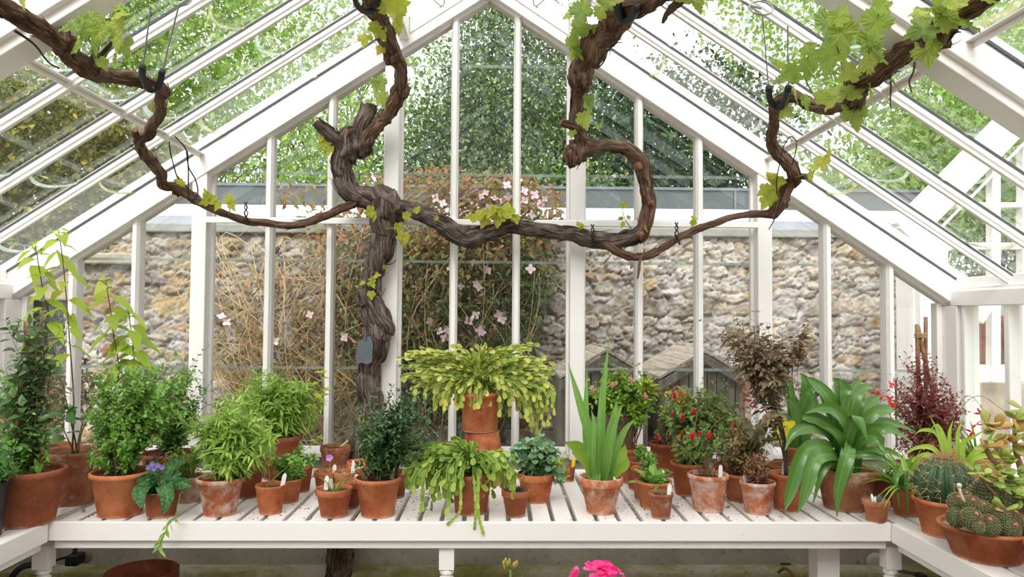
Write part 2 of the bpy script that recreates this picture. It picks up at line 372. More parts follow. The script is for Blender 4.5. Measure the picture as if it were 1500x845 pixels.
# gable bars, posts, panes
MX = [-2.213, -1.892, -1.551, -1.202, -.88, -.558, -.231, .101, .42, .754, 1.075, 1.411, 1.76, 2.095]
POST = {2, 5, 8, 11}
SILL = .80
for i, x in enumerate(MX):
    m = MB()
    if i in POST:
        h = .038; t = [ztop(x-h)+.03, ztop(x+h)+.03]
        hexa(m, [(x-h, 3.857, SILL), (x+h, 3.857, SILL), (x+h, 4.0, SILL), (x-h, 4.0, SILL), (x-h, 3.857, t[0]), (x+h, 3.857, t[1]), (x+h, 4.0, t[1]), (x-h, 4.0, t[0])])
        hb = h+.014; hexa(m, [(x-hb, 3.93, SILL), (x+hb, 3.93, SILL), (x+hb, 3.96, SILL), (x-hb, 3.96, SILL), (x-hb, 3.93, t[0]-.02), (x+hb, 3.93, t[1]-.02), (x+hb, 3.96, t[1]-.02), (x-hb, 3.96, t[0]-.02)])
        trim(m, 'broad white post of the gable wall')
    else:
        pr = [(-.010, 0), (.010, 0), (.020, .022), (.020, .075), (.008, .085), (.008, .11), (-.008, .11), (-.008, .085), (-.020, .075), (-.020, .022)]
        extr(m, pr, (x, 3.88, SILL), (x, 3.88, ztop(x)+.01), (1, 0, 0), (0, 1, 0)); trim(m, 'slender white gable glazing bar', 0)
m = MB(); box(m, -1.52, 1.375, 3.855, 3.882, 2.018, 2.050); trim(m, 'white cross rail between the gable posts')
def clip(poly, fn):
    out = []
    for i, p in enumerate(poly):
        q = poly[(i+1) % len(poly)]; a, b = fn(p), fn(q)
        if a >= 0: out.append(p)
        if a*b < 0: t = a/(a-b); out.append((p[0]+(q[0]-p[0])*t, p[1]+(q[1]-p[1])*t))
    return out
LAPS = [.69, 1.26, 1.829, 2.298, 2.89]
edges = [XA-HW]+MX+[XA+HW]
def under_roof(poly):
    for sg in (-1, 1): poly = clip(poly, lambda p: ZE+(ZA-ZE)*(1-sg*(p[0]-XA)/HW)+.03-p[1]) if poly else poly
    return poly
for x0, x1 in zip(edges[:-1], edges[1:]):
    m = MB(); bands = [SILL]+[z for z in LAPS if z > SILL]+[3.4]; laps = []
    for i, (a, b) in enumerate(zip(bands[:-1], bands[1:])):
        if b < SILL: continue
        a = max(a, SILL); pl = under_roof([(x0+.004, a), (x1-.004, a), (x1-.004, b+.015), (x0+.004, b+.015)])
        if len(pl) < 3: continue
        y = 3.962+.006*(i % 2); extr(m, pl, (0, y, 0), (0, y+.003, 0), (1, 0, 0), (0, 0, 1))
        if i:
            pl = under_roof([(x0+.018, a-.004), (x1-.018, a-.004), (x1-.018, a+.011), (x0+.018, a+.011)])
            if len(pl) > 2: laps.append(pl)
    wnd = window(m, 'gable light of overlapped glass panes', GLASS)
    for pl in laps:
        l = MB(); extr(l, pl, (0, 3.957, 0), (0, 3.959, 0), (1, 0, 0), (0, 0, 1)); l.build('pane_lap', LIME, smooth=False).parent = wnd
# corner posts, side walls
for sd, w in ((-1, 'left'), (1, 'right')):
    xo = XA+sd*2.44
    m = MB(); a, b = sorted((xo, xo+sd*.12)); box(m, a, b, 3.80, 4.0, 0.8, ZE-.017); a, b = sorted((xo-sd*.03, xo)); box(m, a, b, 3.92, 3.98, SILL, ZE); trim(m, 'white corner post at the %s of the gable' % w)
    for y in (3.765, 3.44, 3.05, 2.67, 2.24, 1.83, 1.45, 1.07, .62, .2):
        m = MB(); h = .04 if y in (2.24, .62) else (.012 if y > 3.7 else .018); a, b = sorted((xo+sd*.01, xo+sd*.065)); box(m, a, b, y-h, y+h, .8, ZE-.01); trim(m, 'white upright of the %s side glazing' % w)
    m = MB(); a, b = sorted((xo+sd*.05, xo+sd*.054)); box(m, a, b, Y_END, 3.80, .8, ZE-.01); window(m, 'glazing of the %s side wall' % w, GLASS2)
    m = MB(); a, b = sorted((xo-sd*.0, xo+sd*.2)); box(m, a, b, Y_END, 4.08, -.02, .80)
    struct(m.build('wall_%s' % w, None or flat('render_%s' % w, 'B5AC9C', .9, 0, .2, 8, .5), smooth=False), 'low rendered wall under the side glazing')
    m = MB(); a, b = sorted((xo-sd*.02, xo+sd*.22)); box(m, a, b, Y_END, 4.09, .80, .825); trim(m, 'white sill along the %s side wall' % w)
m = MB(); extr(m, [(XA-2.5, -.12), (XA+2.5, -.12), (XA+2.5, 1.62), (XA, 3.26), (XA-2.5, 1.62)], (0, Y_END-.14, 0), (0, Y_END-.02, 0), (1, 0, 0), (0, 0, 1)); struct(m.build('wall_rear_blocker', flat('rear_blocker_brown', '6E6556', .95, 0, .35, 5, .5), smooth=False), 'unseen added wall behind the viewpoint, blocking sky reflections in the gable glass')  # unseen wall added to keep open sky out of the gable glass reflections
# dwarf wall under the gable, mossy at its foot
t = NT('dwarf_wall'); b = t.bsdf(Roughness=.92); o = t.obj(); n = t.noise(3.2, 7, .7, o); n2 = t.noise(26, 5, .7, o)
c = t.ramp(n, [(.3, hexc('A8A296')), (.7, hexc('CCC6BA'))]); c = t.mix(t.ramp(n2, [(.58, (0, 0, 0)), (.72, (.7,)*3)]), c, hexc('5B554A'))
t.L(c, b.inputs['Base Color']); t.L(t.bump(n2, .6, .01), b.inputs['Normal']); DWARF = t.done(b.outputs[0])
t = NT('mossy_plinth'); b = t.bsdf(Roughness=.95); o = t.obj(); n = t.noise(2.6, 7, .7, o); n2 = t.noise(30, 5, .7, o)
c = t.ramp(n, [(.42, hexc('C2BBA8')), (.54, hexc('A39C6C')), (.66, hexc('7E8240'))]); c = t.mix(t.ramp(n2, [(.6, (0, 0, 0)), (.72, (.8,)*3)]), c, hexc('4A4636'))
t.L(c, b.inputs['Base Color']); t.L(t.bump(n2, .7, .012), b.inputs['Normal']); MOSSY = t.done(b.outputs[0])
m = MB(); box(m, XA-2.45, XA+2.45, 3.93, 4.1, -.02, SILL); wb = struct(m.build('wall_back', DWARF, smooth=False, bevel=.01), 'low grey wall below the gable glass')
m = MB(); box(m, XA-2.44, XA+2.44, 3.80, 3.94, -.02, .245); p = m.build('plinth', MOSSY, smooth=False, bevel=.02); p.parent = wb
m = MB(); box(m, XA-2.44, XA+2.44, 3.90, 4.12, SILL, SILL+.025); trim(m, 'white sill under the gable glass')
m = MB(); box(m, XA-2.6, XA+2.6, Y_END, 4.1, -.12, -.02)
t = NT('floor_slabs'); b = t.bsdf(Roughness=.85); br = t.N('TexBrick'); br.inputs['Scale'].default_value = 1.6; br.inputs['Color1'].default_value = (*hexc('A39A8A'), 1); br.inputs['Color2'].default_value = (*hexc('8F8778'), 1); br.inputs['Mortar'].default_value = (*hexc('5A5348'), 1)
t.L(t.obj(), br.inputs[0]); t.L(br.outputs[0], b.inputs['Base Color']); struct(m.build('floor', t.done(b.outputs[0]), smooth=False), 'stone paved glasshouse floor')

# ---------------------------------------------------------------- staging benches
ZB = .78; BXL, BXR, BYF, BYB = -1.634, 1.483, 2.765, 3.715
def slats(root, x0, x1, y0, y1, pitch=.0845, gap=.017, z=ZB):
    n = max(1, round((x1-x0)/pitch)); p = (x1-x0)/n
    for i in range(n):
        m = MB(); box(m, x0+i*p+gap/2, x0+(i+1)*p-gap/2, y0, y1, z-.022, z); m.build('slat', PAINT2, root, smooth=False, bevel=.003)
def turned_leg(root, x, y, top):
    m = MB(); box(m, x-.028, x+.028, y-.028, y+.028, top-.085, top)
    lathe(m, [(.022, -.085), (.027, -.094), (.027, -.103), (.018, -.108), (.018, -.113), (.026, -.118), (.026, -.128), (.017, -.136), (.022, -.20), (.025, -.30), (.022, -.42), (.016, -.55), (.02, -.58), (.016, -.60), (.012, -.70), (.012, -top)], (x, y, top), 20)
    m.build('leg', PAINT2, root, smooth=False, bevel=0)
cb = thing('staging_bench', 'long white slatted bench under the gable, with the rows of potted plants', 'bench', (0, 3.2, 0))
slats(cb, BXL+.01, BXR-.01, BYF+.02, BYB-.03)
m = MB(); box(m, BXL, BXR, BYF, BYF+.022, ZB-.066, ZB+.003); m.build('fascia', PAINT2, cb, smooth=False, bevel=.003)
m = MB(); box(m, BXL+.01, BXR-.01, BYF+.024, BYF+.05, ZB-.10, ZB-.023); m.build('apron', PAINT2, cb, smooth=False, bevel=.003)
m = MB(); box(m, BXL-.6, BXR+.6, BYB-.03, BYB, ZB-.07, ZB+.004); m.build('back_rail', PAINT2, cb, smooth=False, bevel=.003)
m = MB(); box(m, BXL+.02, BXR-.02, 3.25, 3.29, ZB-.07, ZB-.023); m.build('bearer', PAINT2, cb, smooth=False)
for px in (66, 655, 1303):
    q = W(px, 805, 2.84); turned_leg(cb, q[0], 2.835, ZB-.10)
m = MB(); q = W(1206, 805, 3.0); box(m, q[0]-.045, q[0]+.045, 2.95, 3.04, -.02, ZB-.075); m.build('leg', PAINT2, cb, smooth=False, bevel=.004)
for sd, xf, w in ((-1, BXL, 'left'), (1, BXR, 'right')):
    r = thing('staging_bench', 'white slatted side bench along the %s glass wall' % w, 'bench', (xf+sd*.4, 2.2, 0))
    x0, x1 = (XA-2.42, xf-.012) if sd < 0 else (xf+.012, XA+2.42)
    slats(r, x0, x1, .9, BYB-.035)
    a, b = sorted((xf-sd*.004, xf+sd*.018)); m = MB(); box(m, a, b, .9, BYF-.003, ZB-.068, ZB+.003); m.build('fascia', PAINT2, r, smooth=False, bevel=.003)
    a, b = sorted((xf+sd*.02, xf+sd*.045)); m = MB(); box(m, a, b, .9, BYF-.003, ZB-.10, ZB-.023); m.build('apron', PAINT2, r, smooth=False, bevel=.003)
    for y in (1.0, 1.9): turned_leg(r, xf+sd*.04, y, ZB-.10)
    for y in (1.4, 3.2): m = MB(); a, b = sorted((xf+sd*.05, xf+sd*.75)); box(m, a, b, y, y+.04, ZB-.07, ZB-.023); m.build('bearer', PAINT2, r, smooth=False)
# ================================================================ beyond the glass
# ---- ground
t = NT('garden_ground'); b = t.bsdf(Roughness=.95); n = t.noise(1.5, 6, .6, t.obj())
t.L(t.ramp(n, [(.35, hexc('5B5A44')), (.55, hexc('6E7A45')), (.7, hexc('8A8166'))]), b.inputs['Base Color'])
m = MB(); box(m, -30, 30, -12, 40, -.3, -.125); struct(m.build('ground', t.done(b.outputs[0]), smooth=False), 'garden ground around the glasshouse')
# ---- rubble stone wall
YW = 5.75
def smooth_noise(x, y, seed, sc):
    r = np.random.default_rng(seed); out = np.zeros_like(x)
    for k in range(7):
        a = r.uniform(0, 6.28); f = sc*r.uniform(.6, 1.8); out += np.sin((x*math.cos(a)+y*math.sin(a))*f+r.uniform(0, 6.28))
    return out/4
x = np.arange(-4.7, 3.262, .0115); z = np.arange(-.1, 2.175, .0115); X, Z = np.meshgrid(x, z)
r_ = np.random.default_rng(11); seeds = []; zz = -.1
while zz < 2.3:
    h = r_.choice([.05, .075, .105, .15], p=[.28, .36, .25, .11]); xx = -4.8+r_.uniform(0, .2)
    while xx < 3.4:
        w_ = h*r_.uniform(1.0, 2.9); seeds.append((xx+w_/2, zz+h/2+r_.normal(0, .018), w_, h*r_.uniform(.8, 1.25))); xx += w_+r_.choice([0, 0, .05])
    zz += h*.93
seeds = np.array(seeds); ns_ = len(seeds)
Xd = X+.024*smooth_noise(X, Z, 3, 14)+.016*smooth_noise(X, Z, 4, 42); Zd = Z+.018*smooth_noise(X, Z, 5, 13)+.013*smooth_noise(X, Z, 6, 40)
d1 = np.full(X.shape, 9.); d2 = np.full(X.shape, 9.); idx = np.zeros(X.shape, int)
for i, (sx_, sz_, w_, h_) in enumerate(seeds):
    a0, a1 = np.searchsorted(x, [sx_-w_*1.3-.1, sx_+w_*1.3+.1]); b0, b1 = np.searchsorted(z, [sz_-h_*1.5-.1, sz_+h_*1.5+.1])
    if a1 <= a0 or b1 <= b0: continue
    S = (slice(b0, b1), slice(a0, a1)); d = (np.abs((Xd[S]-sx_)/w_)**3+np.abs((Zd[S]-sz_)/h_)**3)**(1/3.)
    n1 = d < d1[S]; d2[S] = np.where(n1, d1[S], np.minimum(d2[S], d)); idx[S] = np.where(n1, i, idx[S]); d1[S] = np.where(n1, d, d1[S])
gap = np.clip((d2-d1)*1.0, 0, 1)
rel = np.clip(gap/.22, 0, 1); proud = r_.uniform(.35, 1.0, ns_)[idx]
disp = rel**.55*proud*.062+.010*smooth_noise(X, Z, 8, 34)*rel+.013*np.abs(smooth_noise(X, Z, 9, 70))+.009*np.abs(smooth_noise(X, Z, 21, 150))+r_.normal(0, .003, X.shape)-.02*(rel < .25)*r_.uniform(0, 1, ns_)[idx]
pal = np.array([hexc(c) for c in ('B8A994', 'C4B49C', 'CDBB9E', 'A89782', '948677', 'C9B084', 'B8935F', 'A8683A', 'D8CDBE', 'E0D6C8', 'BFA57E')])
pr = np.array([.14, .14, .12, .12, .1, .1, .06, .02, .1, .06, .09]); 
sc_ = pal[r_.choice(len(pal), ns_, p=pr/pr.sum())]*r_.uniform(.85, 1.15, (ns_, 1)); mort = np.array(hexc('D2C9BE'))
lime = np.clip(.5+.9*smooth_noise(X, Z, 15, 9)+.5*smooth_noise(X, Z, 16, 45), 0, 1)*np.clip((.0+X+1.2)/2, .25, 1)
g3 = np.clip(rel*1.5-.15, 0, 1)[..., None]; colr = sc_[idx]*g3+mort*(1-g3); L3 = (lime*.62)[..., None]; colr = colr*(1-L3)+np.array(hexc('EEE7DD'))*L3
keep = ~(((X > -3.74) & (X < -3.29) & (Z < 1.63)) | ((X < -3.2) & (Z > 1.87)))
v = np.stack([X, YW-disp, Z], -1).reshape(-1, 3); nx_ = len(x); i, j = np.meshgrid(np.arange(len(z)-1), np.arange(nx_-1), indexing='ij'); a = (i*nx_+j).ravel()
ok = keep.ravel(); q = np.stack([a, a+1, a+nx_+1, a+nx_], 1); q = q[ok[q].all(1)]
m = MB(); m.add(v, q); ncol = len(v)
for bx in ((-4.7, -3.74, YW, YW+.45, -.1, 1.86), (-3.74, -3.29, YW, YW+.45, 1.635, 1.86), (-3.29, -3.2, YW, YW+.45, -.1, 1.86), (-3.2, 3.26, YW, YW+.45, -.1, 2.17)): box(m, *bx)
t = NT('rubble_stone'); b = t.bsdf(Roughness=.92); b.inputs['Specular IOR Level'].default_value = .2
at = t.N('Attribute', attribute_name='stone'); o = t.obj(); n = t.noise(28, 8, .72, o); n2 = t.noise(130, 4, .7, o)
c = t.mix(.5, at.outputs[0], t.ramp(n, [(.34, (.28, .26, .25)), (.6, (1, .99, .98))]), 'MULTIPLY'); c = t.mix(t.ramp(n2, [(.6, (0, 0, 0)), (.74, (.45,)*3)]), c, hexc('6A6054'))
c = t.mix(t.ramp(t.noise(50, 6, .7, o), [(.60, (0, 0, 0)), (.72, (.55,)*3)]), c, hexc('E6E0D6'))
t.L(c, b.inputs['Base Color']); t.L(t.bump(n, .8, .02), b.inputs['Normal'])
STONE = t.done(b.outputs[0]); wall = struct(m.build('wall_garden', STONE), 'old rubble stone garden wall beyond the gable')
ca = wall.data.color_attributes.new('stone', 'FLOAT_COLOR', 'POINT'); full = np.ones((len(wall.data.vertices), 4), 'f'); full[:, :3] = hexc('A89C8A'); full[:ncol, :3] = colr.reshape(-1, 3); full[:, :3] *= (.79, .785, .81); ca.data.foreach_set('color', full.ravel())
COPE = flat('coping_stone', '8B8983', .9, 0, .2, 9, .5)
def wallpart(name, b, mt, bev=.008):
    m = MB(); box(m, *b); o = m.build(name, mt, wall, smooth=False, bevel=bev); return o
wallpart('coping', (-2.75, 3.3, YW-.09, YW+.5, 2.165, 2.235), COPE, .012)
wallpart('ledge_stone', (-3.24, -2.70, YW-.13, YW+.1, 1.915, 2.0), flat('ledge_stone', '9A8F7E', .9, 0, .25, 12, .6), .015)
wallpart('lintel', (-3.86, -3.18, YW-.075, YW+.3, 1.635, 1.86), flat('lintel_stone', '9C8E78', .92, 0, .3, 10, .8), .02)
# ---- white lean-to roof rising behind the wall
lt = thing('lean_to_glasshouse', 'grey-glazed white lean-to whose roof edge shows along the top of the stone wall', 'greenhouse', (0.2, 6.2, 2.24))
def part(root, name, b, mt, bev=.004):
    m = MB(); box(m, *b); return m.build(name, mt, root, smooth=False, bevel=bev)
part(lt, 'flashing', (-2.78, 3.32, YW+.0, YW+.3, 2.24, 2.305), flat('lead_flashing', '9C9EA6', .5, .2, .15, 6))
part(lt, 'gutter_board', (-2.72, 3.36, YW+.06, YW+.34, 2.305, 2.40), PAINT)
t = NT('grey_glazing'); b = t.bsdf(Roughness=.18); b.inputs['Base Color'].default_value = (*hexc('4A504F'), 1); GREYG = t.done(b.outputs[0])
for k in range(4):
    x0 = -2.85+k*1.61; part(lt, 'glazing_panel', (x0+.012, x0+1.60, YW+.36, YW+.40, 2.36, 2.61), GREYG, 0)
    part(lt, 'glazing_bar', (x0-.008, x0+.008, YW+.345, YW+.41, 2.36, 2.61), flat('grey_bar', '60686A', .5) if k == 0 else bpy.data.materials['grey_bar'], 0)
part(lt, 'ridge_cap', (-2.87, 3.6, YW+.34, YW+.44, 2.60, 2.622), bpy.data.materials['grey_bar'], 0)
# ---- two gabled timber huts against the wall
t = NT('weathered_boards'); b = t.bsdf(Roughness=.9); o = t.obj(); mp = t.N('Mapping'); t.L(o, mp.inputs[0]); mp.inputs['Scale'].default_value = (14, 14, 1.2); n = t.noise(3, 7, .7, mp.outputs[0])
t.L(t.ramp(n, [(.3, hexc('5E554F')), (.55, hexc('8B8078')), (.75, hexc('A59A90'))]), b.inputs['Base Color']); t.L(t.bump(n, .5, .006), b.inputs['Normal']); BOARD = t.done(b.outputs[0])
t = NT('roof_boards'); b = t.bsdf(Roughness=.9); o = t.obj(); mp = t.N('Mapping'); t.L(o, mp.inputs[0]); mp.inputs['Scale'].default_value = (12, 1.5, 12); n = t.noise(3, 7, .7, mp.outputs[0])
t.L(t.ramp(n, [(.3, hexc('9C8C7C')), (.55, hexc('C2B3A2')), (.75, hexc('DDD0C2'))]), b.inputs['Base Color']); t.L(t.bump(n, .4, .006), b.inputs['Normal']); ROOFB = t.done(b.outputs[0])
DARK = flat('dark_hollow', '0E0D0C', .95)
def hut(px, py, Yf, hw, rise, dep, label, slots):
    A = W(px, py, Yf); r = thing('timber_hut', label, 'hut', (A[0], Yf+dep/2, -.12), 'gabled timber huts by the stone wall')
    zE = A[2]-rise; n = 9; bw = 2*hw*.94/n
    for k in range(n):
        x0 = -hw*.94+k*bw; x1 = x0+bw-.006; zt = [zE+rise*(1-abs(q)/hw)-.03 for q in (x0, x1)]; m = MB(); zb = -.12
        segs = [(zb, None)]
        for (sa, sb, z0, z1) in slots:
            if x0 >= sa and x1 <= sb: segs = [(zb, z0), (z1, None)]
        for lo, hi in segs:
            t0, t1 = (hi, hi) if hi is not None else zt
            hexa(m, [(A[0]+x0, Yf, lo), (A[0]+x1, Yf, lo), (A[0]+x1, Yf+.02, lo), (A[0]+x0, Yf+.02, lo), (A[0]+x0, Yf, t0), (A[0]+x1, Yf, t1), (A[0]+x1, Yf+.02, t1), (A[0]+x0, Yf+.02, t0)])
        m.build('front_board', BOARD, r, smooth=False, bevel=.002)
    for sg in (-1, 1):
        part(r, 'side_panel', (A[0]+sg*hw*.93-.01, A[0]+sg*hw*.93+.01, Yf+.02, Yf+dep, -.12, zE+.012), BOARD)
        for k in range(5):
            f0, f1 = k/5, (k+1)/5-.012; m = MB(); q = []
            for dz in (0, .02): q += [(A[0]+sg*hw*1.04*f0, Yf-.05, A[2]+.01-rise*1.04*f0+dz), (A[0]+sg*hw*1.04*f1, Yf-.05, A[2]+.01-rise*1.04*f1+dz), (A[0]+sg*hw*1.04*f1, Yf+dep, A[2]+.01-rise*1.04*f1+dz), (A[0]+sg*hw*1.04*f0, Yf+dep, A[2]+.01-rise*1.04*f0+dz)]
            if sg < 0: q = [q[i] for i in (1, 0, 3, 2, 5, 4, 7, 6)]
            hexa(m, q); m.build('roof_board', ROOFB, r, smooth=False, bevel=.002)
        m = MB(); q = []
        for dz in (-.06, 0): q += [(A[0], Yf-.065, A[2]+dz), (A[0]+sg*hw*1.05, Yf-.065, A[2]-rise*1.05+dz), (A[0]+sg*hw*1.05, Yf-.04, A[2]-rise*1.05+dz), (A[0], Yf-.04, A[2]+dz)]
        if sg < 0: q = [q[i] for i in (1, 0, 3, 2, 5, 4, 7, 6)]
        hexa(m, q); m.build('barge_board', BOARD, r, smooth=False, bevel=.002)
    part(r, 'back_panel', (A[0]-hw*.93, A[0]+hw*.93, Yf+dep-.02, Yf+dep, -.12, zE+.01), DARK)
    part(r, 'bracket', (A[0]+hw*.55, A[0]+hw*.70, Yf-.006, Yf, .72, .80), STEEL, 0)
    return r
hut(887, 517, 4.62, .28, .165, .75, 'grey timber hut with a dark front opening, behind the strap-leaved pot', [(-.21, .16, .92, 1.07)])
hut(1030, 518, 4.62, .28, .165, .75, 'grey timber hut with a narrow dark slit, behind the red fuchsia', [(-.26, -.19, .62, 1.02)])
# ---- glasshouse wing on the right, its gable rising to the right
pg = thing('glasshouse_wing', 'white glazed wing with a stone base, beyond the right side of the roof', 'greenhouse', (3.9, 5.0, -.12))
YP = 4.85
PK = [0]
def pbar(p0, p1, w_, name='frame_bar', d=.07, yo=0):
    PK[0] += 1; a = W(*p0, YP+.004*PK[0]+yo); c = W(*p1, YP+.004*PK[0]+yo); dv = nrm(c-a); nv = V3(dv[2], 0, -dv[0]); m = MB()
    extr(m, [(-w_/2, 0), (w_/2, 0), (w_/2, d), (-w_/2, d)], a, c, nv, (0, 1, 0)); m.build(name, PAINT, pg, smooth=False, bevel=.005)
pbar((1330, 345), (1580, 92), .15, 'rafter'); pbar((1318, 330), (1565, 78), .05, 'barge_board', .1)
pbar((1346, 350), (1596, 97), .018, 'moulding', .03, -.045); pbar((1352, 362), (1600, 110), .012, 'moulding', .03, -.045)
for px, yt, wd in ((1360, 330, .20), (1460, 245, .06), (1505, 210, .06), (1545, 170, .075)): pbar((px, 560), (px, yt), wd, 'upright')
pbar((1340, 360), (1560, 360), .045, 'cross_bar'); pbar((1400, 300), (1560, 300), .035, 'cross_bar'); pbar((1380, 440), (1600, 440), .06, 'cross_bar'); pbar((1380, 548), (1600, 548), .11, 'sill', .16)
a = W(1372, 560, YP); part(pg, 'base_wall', (a[0], a[0]+2.6, YP-.02, YP+.4, -.12, a[2]), flat('wing_base_stone', '9A8C7C', .92, 0, .35, 7, .8))
a = W(1345, 350, YP); e_ = W(1362, 560, YP); part(pg, 'corner_pier', (a[0]-.02, a[0]+.17, YP-.05, YP+.25, -.12, a[2]), PAINT)
a = W(1390, 546, YP); q = W(1600, 110, YP); m = MB(); zt_ = W(1390, 300, YP)[2]
hexa(m, [(a[0], YP+.03, a[2]), (q[0], YP+.03, a[2]), (q[0], YP+.034, a[2]), (a[0], YP+.034, a[2]), (a[0], YP+.03, zt_), (q[0], YP+.03, q[2]), (q[0], YP+.034, q[2]), (a[0], YP+.034, zt_)]); m.build('glazing', GLASS2, pg, smooth=False)
part(pg, 'rear_wall', (3.2, 6.2, 6.5, 6.7, -.12, 1.75), flat('limewash', '8C9492', .9, 0, .1, 5, .3))
for px, w_ in ((1436, .16), (1496, .2)):
    c = W(px, 500, 5.35); m = MB(); lathe(m, [(w_*.7, c[2]-.245), (w_*.95, c[2]+.12), (w_*1.06, c[2]+.12), (w_*1.08, c[2]+.19), (w_*.9, c[2]+.19), (w_*.88, c[2]+.12)], (c[0], c[1], 0), 28)
    tag(m.build('terracotta_planter', TERRA, None), 'terracotta planter standing inside the wing behind the %s' % ('first narrow pane' if w_ < .25 else 'second wider pane'), 'planter', 'planters inside the glazed wing')
sh = MB(); box(sh, 3.0, 5.4, 5.1, 5.7, c[2]-.30, c[2]-.25); sh.build('shelf', PAINT, pg, smooth=False)

# ---- trees and shrubs
TRUNK = barkmat('tree_bark', '3C332B', '5F5247', '8A7C6C', 5, 3, .5)
def grow(m, p, d, L, r, lev, tips, spread=.6):
    n = 6; pts = [p]; dd = d.copy()
    for _ in range(n): dd = nrm(dd+rng.normal(0, .10, 3)+V3(0, 0, .02)); pts.append(pts[-1]+dd*L/n)
    rad = np.linspace(r, r*.62, n+1); tube(m, pts, rad, 7 if lev > 1 else 5)
    if lev == 0: tips.append(pts[-1]); return
    for k in range(rng.integers(3, 5)):
        i = rng.integers(2, n+1); grow(m, pts[i], nrm(dd+rvec(1)[0]*spread), L*rng.uniform(.6, .8), rad[i]*.6, lev-1, tips, spread)
def tree(name, base, h, blobs, nleaf, lsize, lm, label, group, cat='tree', tr=.09, lev=3, tpl=T_RHOMB, clump=.22, per=60, aspect=.55, twig=True):
    r = thing(name, label, cat, base, group); b = V3(*base); m = MB(); tips = []
    if lev: grow(m, b, V3(rng.normal(0, .05), 0, 1), h*.32, tr, lev, tips); m.build('trunk', TRUNK, r, uv=True)
    P = []; nb = np.array([x[3]*x[4]*x[5] for x in blobs]); nb = nb/nb.sum()
    for (cx, cy, cz, rx, ry, rz), w_ in zip(blobs, nb):
        k = max(3, int(nleaf*w_/per)); u = rvec(k)*(rng.uniform(.25, 1, (k, 1))**.5); cc = V3(cx, cy, cz)+u*V3(rx, ry, rz)
        P.append((cc[:, None]+rng.normal(0, clump, (k, per, 3))*V3(1, 1, .75)).reshape(-1, 3))
    P = np.concatenate(P); n = len(P); m = MB(); D = rvec(n)*.8+V3(0, 0, -.25); L = lsize*rng.uniform(.6, 1.25, n)
    leaves(m, tpl, P, D, upish(n, .7), L, L*aspect, .1); m.build('crown', lm, r, smooth=False); return r
LM_EVER = leafmat('holly_leaf', ('1E2E18', '2C4220', '3E5A2A', '66864A', '223820', '8AA05C'), .15, .3, spec=.5)
LM_BRIGHT = leafmat('spring_leaf', ('6A9434', '86AE42', 'A4C656', '76A03A', 'BED46E'), .5)
LM_YEL = leafmat('golden_hedge', ('4A5A1E', '6C7428', '98902E', 'C9B448', '34461A', '5E6A26'), .4)
LM_DEEP = leafmat('deep_leaf', ('2A4222', '3A5628', '4C6E32', '648A40', '223A1C'), .35)
LM_MID = leafmat('mid_leaf', ('60823A', '7A9A46', '96B25C', '547434', 'B2C878'), .45)
G_ = 'trees beyond the glasshouse'
tree('evergreen_tree', (-.15, 9.2, -.12), 6.2, [(-.1, 9.2, 3.0, 1.0, .9, 1.6), (-.3, 9.0, 2.4, 1.4, .8, .9), (.15, 9.4, 4.6, .8, .8, 1.3), (-.8, 9.2, 3.4, .8, .6, .9)], 70000, .066, LM_EVER, 'dark glossy evergreen tree straight behind the middle of the gable', G_, tr=.11, clump=.20)
tree('evergreen_shrub', (.75, 8.3, -.12), 3.4, [(.75, 8.3, 2.7, .62, .5, .65), (1.0, 8.6, 2.2, .8, .5, .6)], 13000, .07, leafmat('laurel_leaf', ('304A22', '4A6A2E', '749444', 'A0B464', '385426'), .25, .3), 'lighter green bushy evergreen in front of the dark tree, over the stone wall', G_, tr=.05, clump=.16)
tree('broadleaf_tree', (2.3, 11.0, -.12), 6.5, [(2.0, 11.0, 3.4, 1.6, 1, 1.3), (3.0, 11.2, 4.3, 1.3, 1, 1.3), (1.3, 11.4, 4.6, 1.0, .9, 1.1)], 24000, .10, LM_DEEP, 'deep green broadleaved tree behind the wall, right of the evergreen', G_, tr=.12, clump=.28)
tree('broadleaf_tree', (-3.6, 10.5, -.12), 7.0, [(-3.5, 10.5, 3.8, 1.7, 1.0, 1.5), (-2.3, 10.8, 3.1, 1.1, .9, .9), (-4.4, 10.2, 5.2, 1.5, 1, 1.2)], 17000, .10, LM_BRIGHT, 'bright spring green tree behind the wall, left of the evergreen', G_, tr=.10, clump=.30)
tree('hedge_shrub', (-5.3, 7.2, -.12), 3.8, [(-4.6, 7.2, 2.9, 1.5, .6, 1.0), (-5.9, 7.0, 3.1, 1.3, .7, 1.1), (-3.4, 7.3, 2.4, .8, .5, .6)], 42000, .075, LM_YEL, 'golden variegated tall shrub at the far left, seen through the roof panes', G_, tr=.05, clump=.17)
tree('broadleaf_tree', (-6.2, 9.6, -.12), 8.5, [(-6.0, 9.6, 5.2, 1.8, 1.1, 1.7), (-4.9, 9.8, 6.4, 1.6, 1, 1.5), (-7.6, 9.6, 5.8, 1.6, 1, 1.6)], 24000, .10, LM_MID, 'tall mid green tree rising over the golden shrub', G_, tr=.13, clump=.30)
tree('broadleaf_tree', (6.2, 9.4, -.12), 8.0, [(5.4, 9.4, 4.6, 1.6, 1, 1.2), (6.6, 9.4, 5.8, 1.8, 1, 1.4), (4.4, 9.8, 5.8, 1.4, 1, 1.2)], 21000, .10, LM_BRIGHT, 'bright green tree with dark boughs, seen through the right roof panes', G_, tr=.15, clump=.30)
tree('broadleaf_tree', (4.4, 8.0, -.12), 4.6, [(4.2, 8.0, 2.7, 1.2, .7, .8), (5.4, 8.2, 3.3, 1.0, .7, .8)], 15000, .085, LM_MID, 'lower leafy tree behind the white wing', G_, tr=.07, clump=.24)
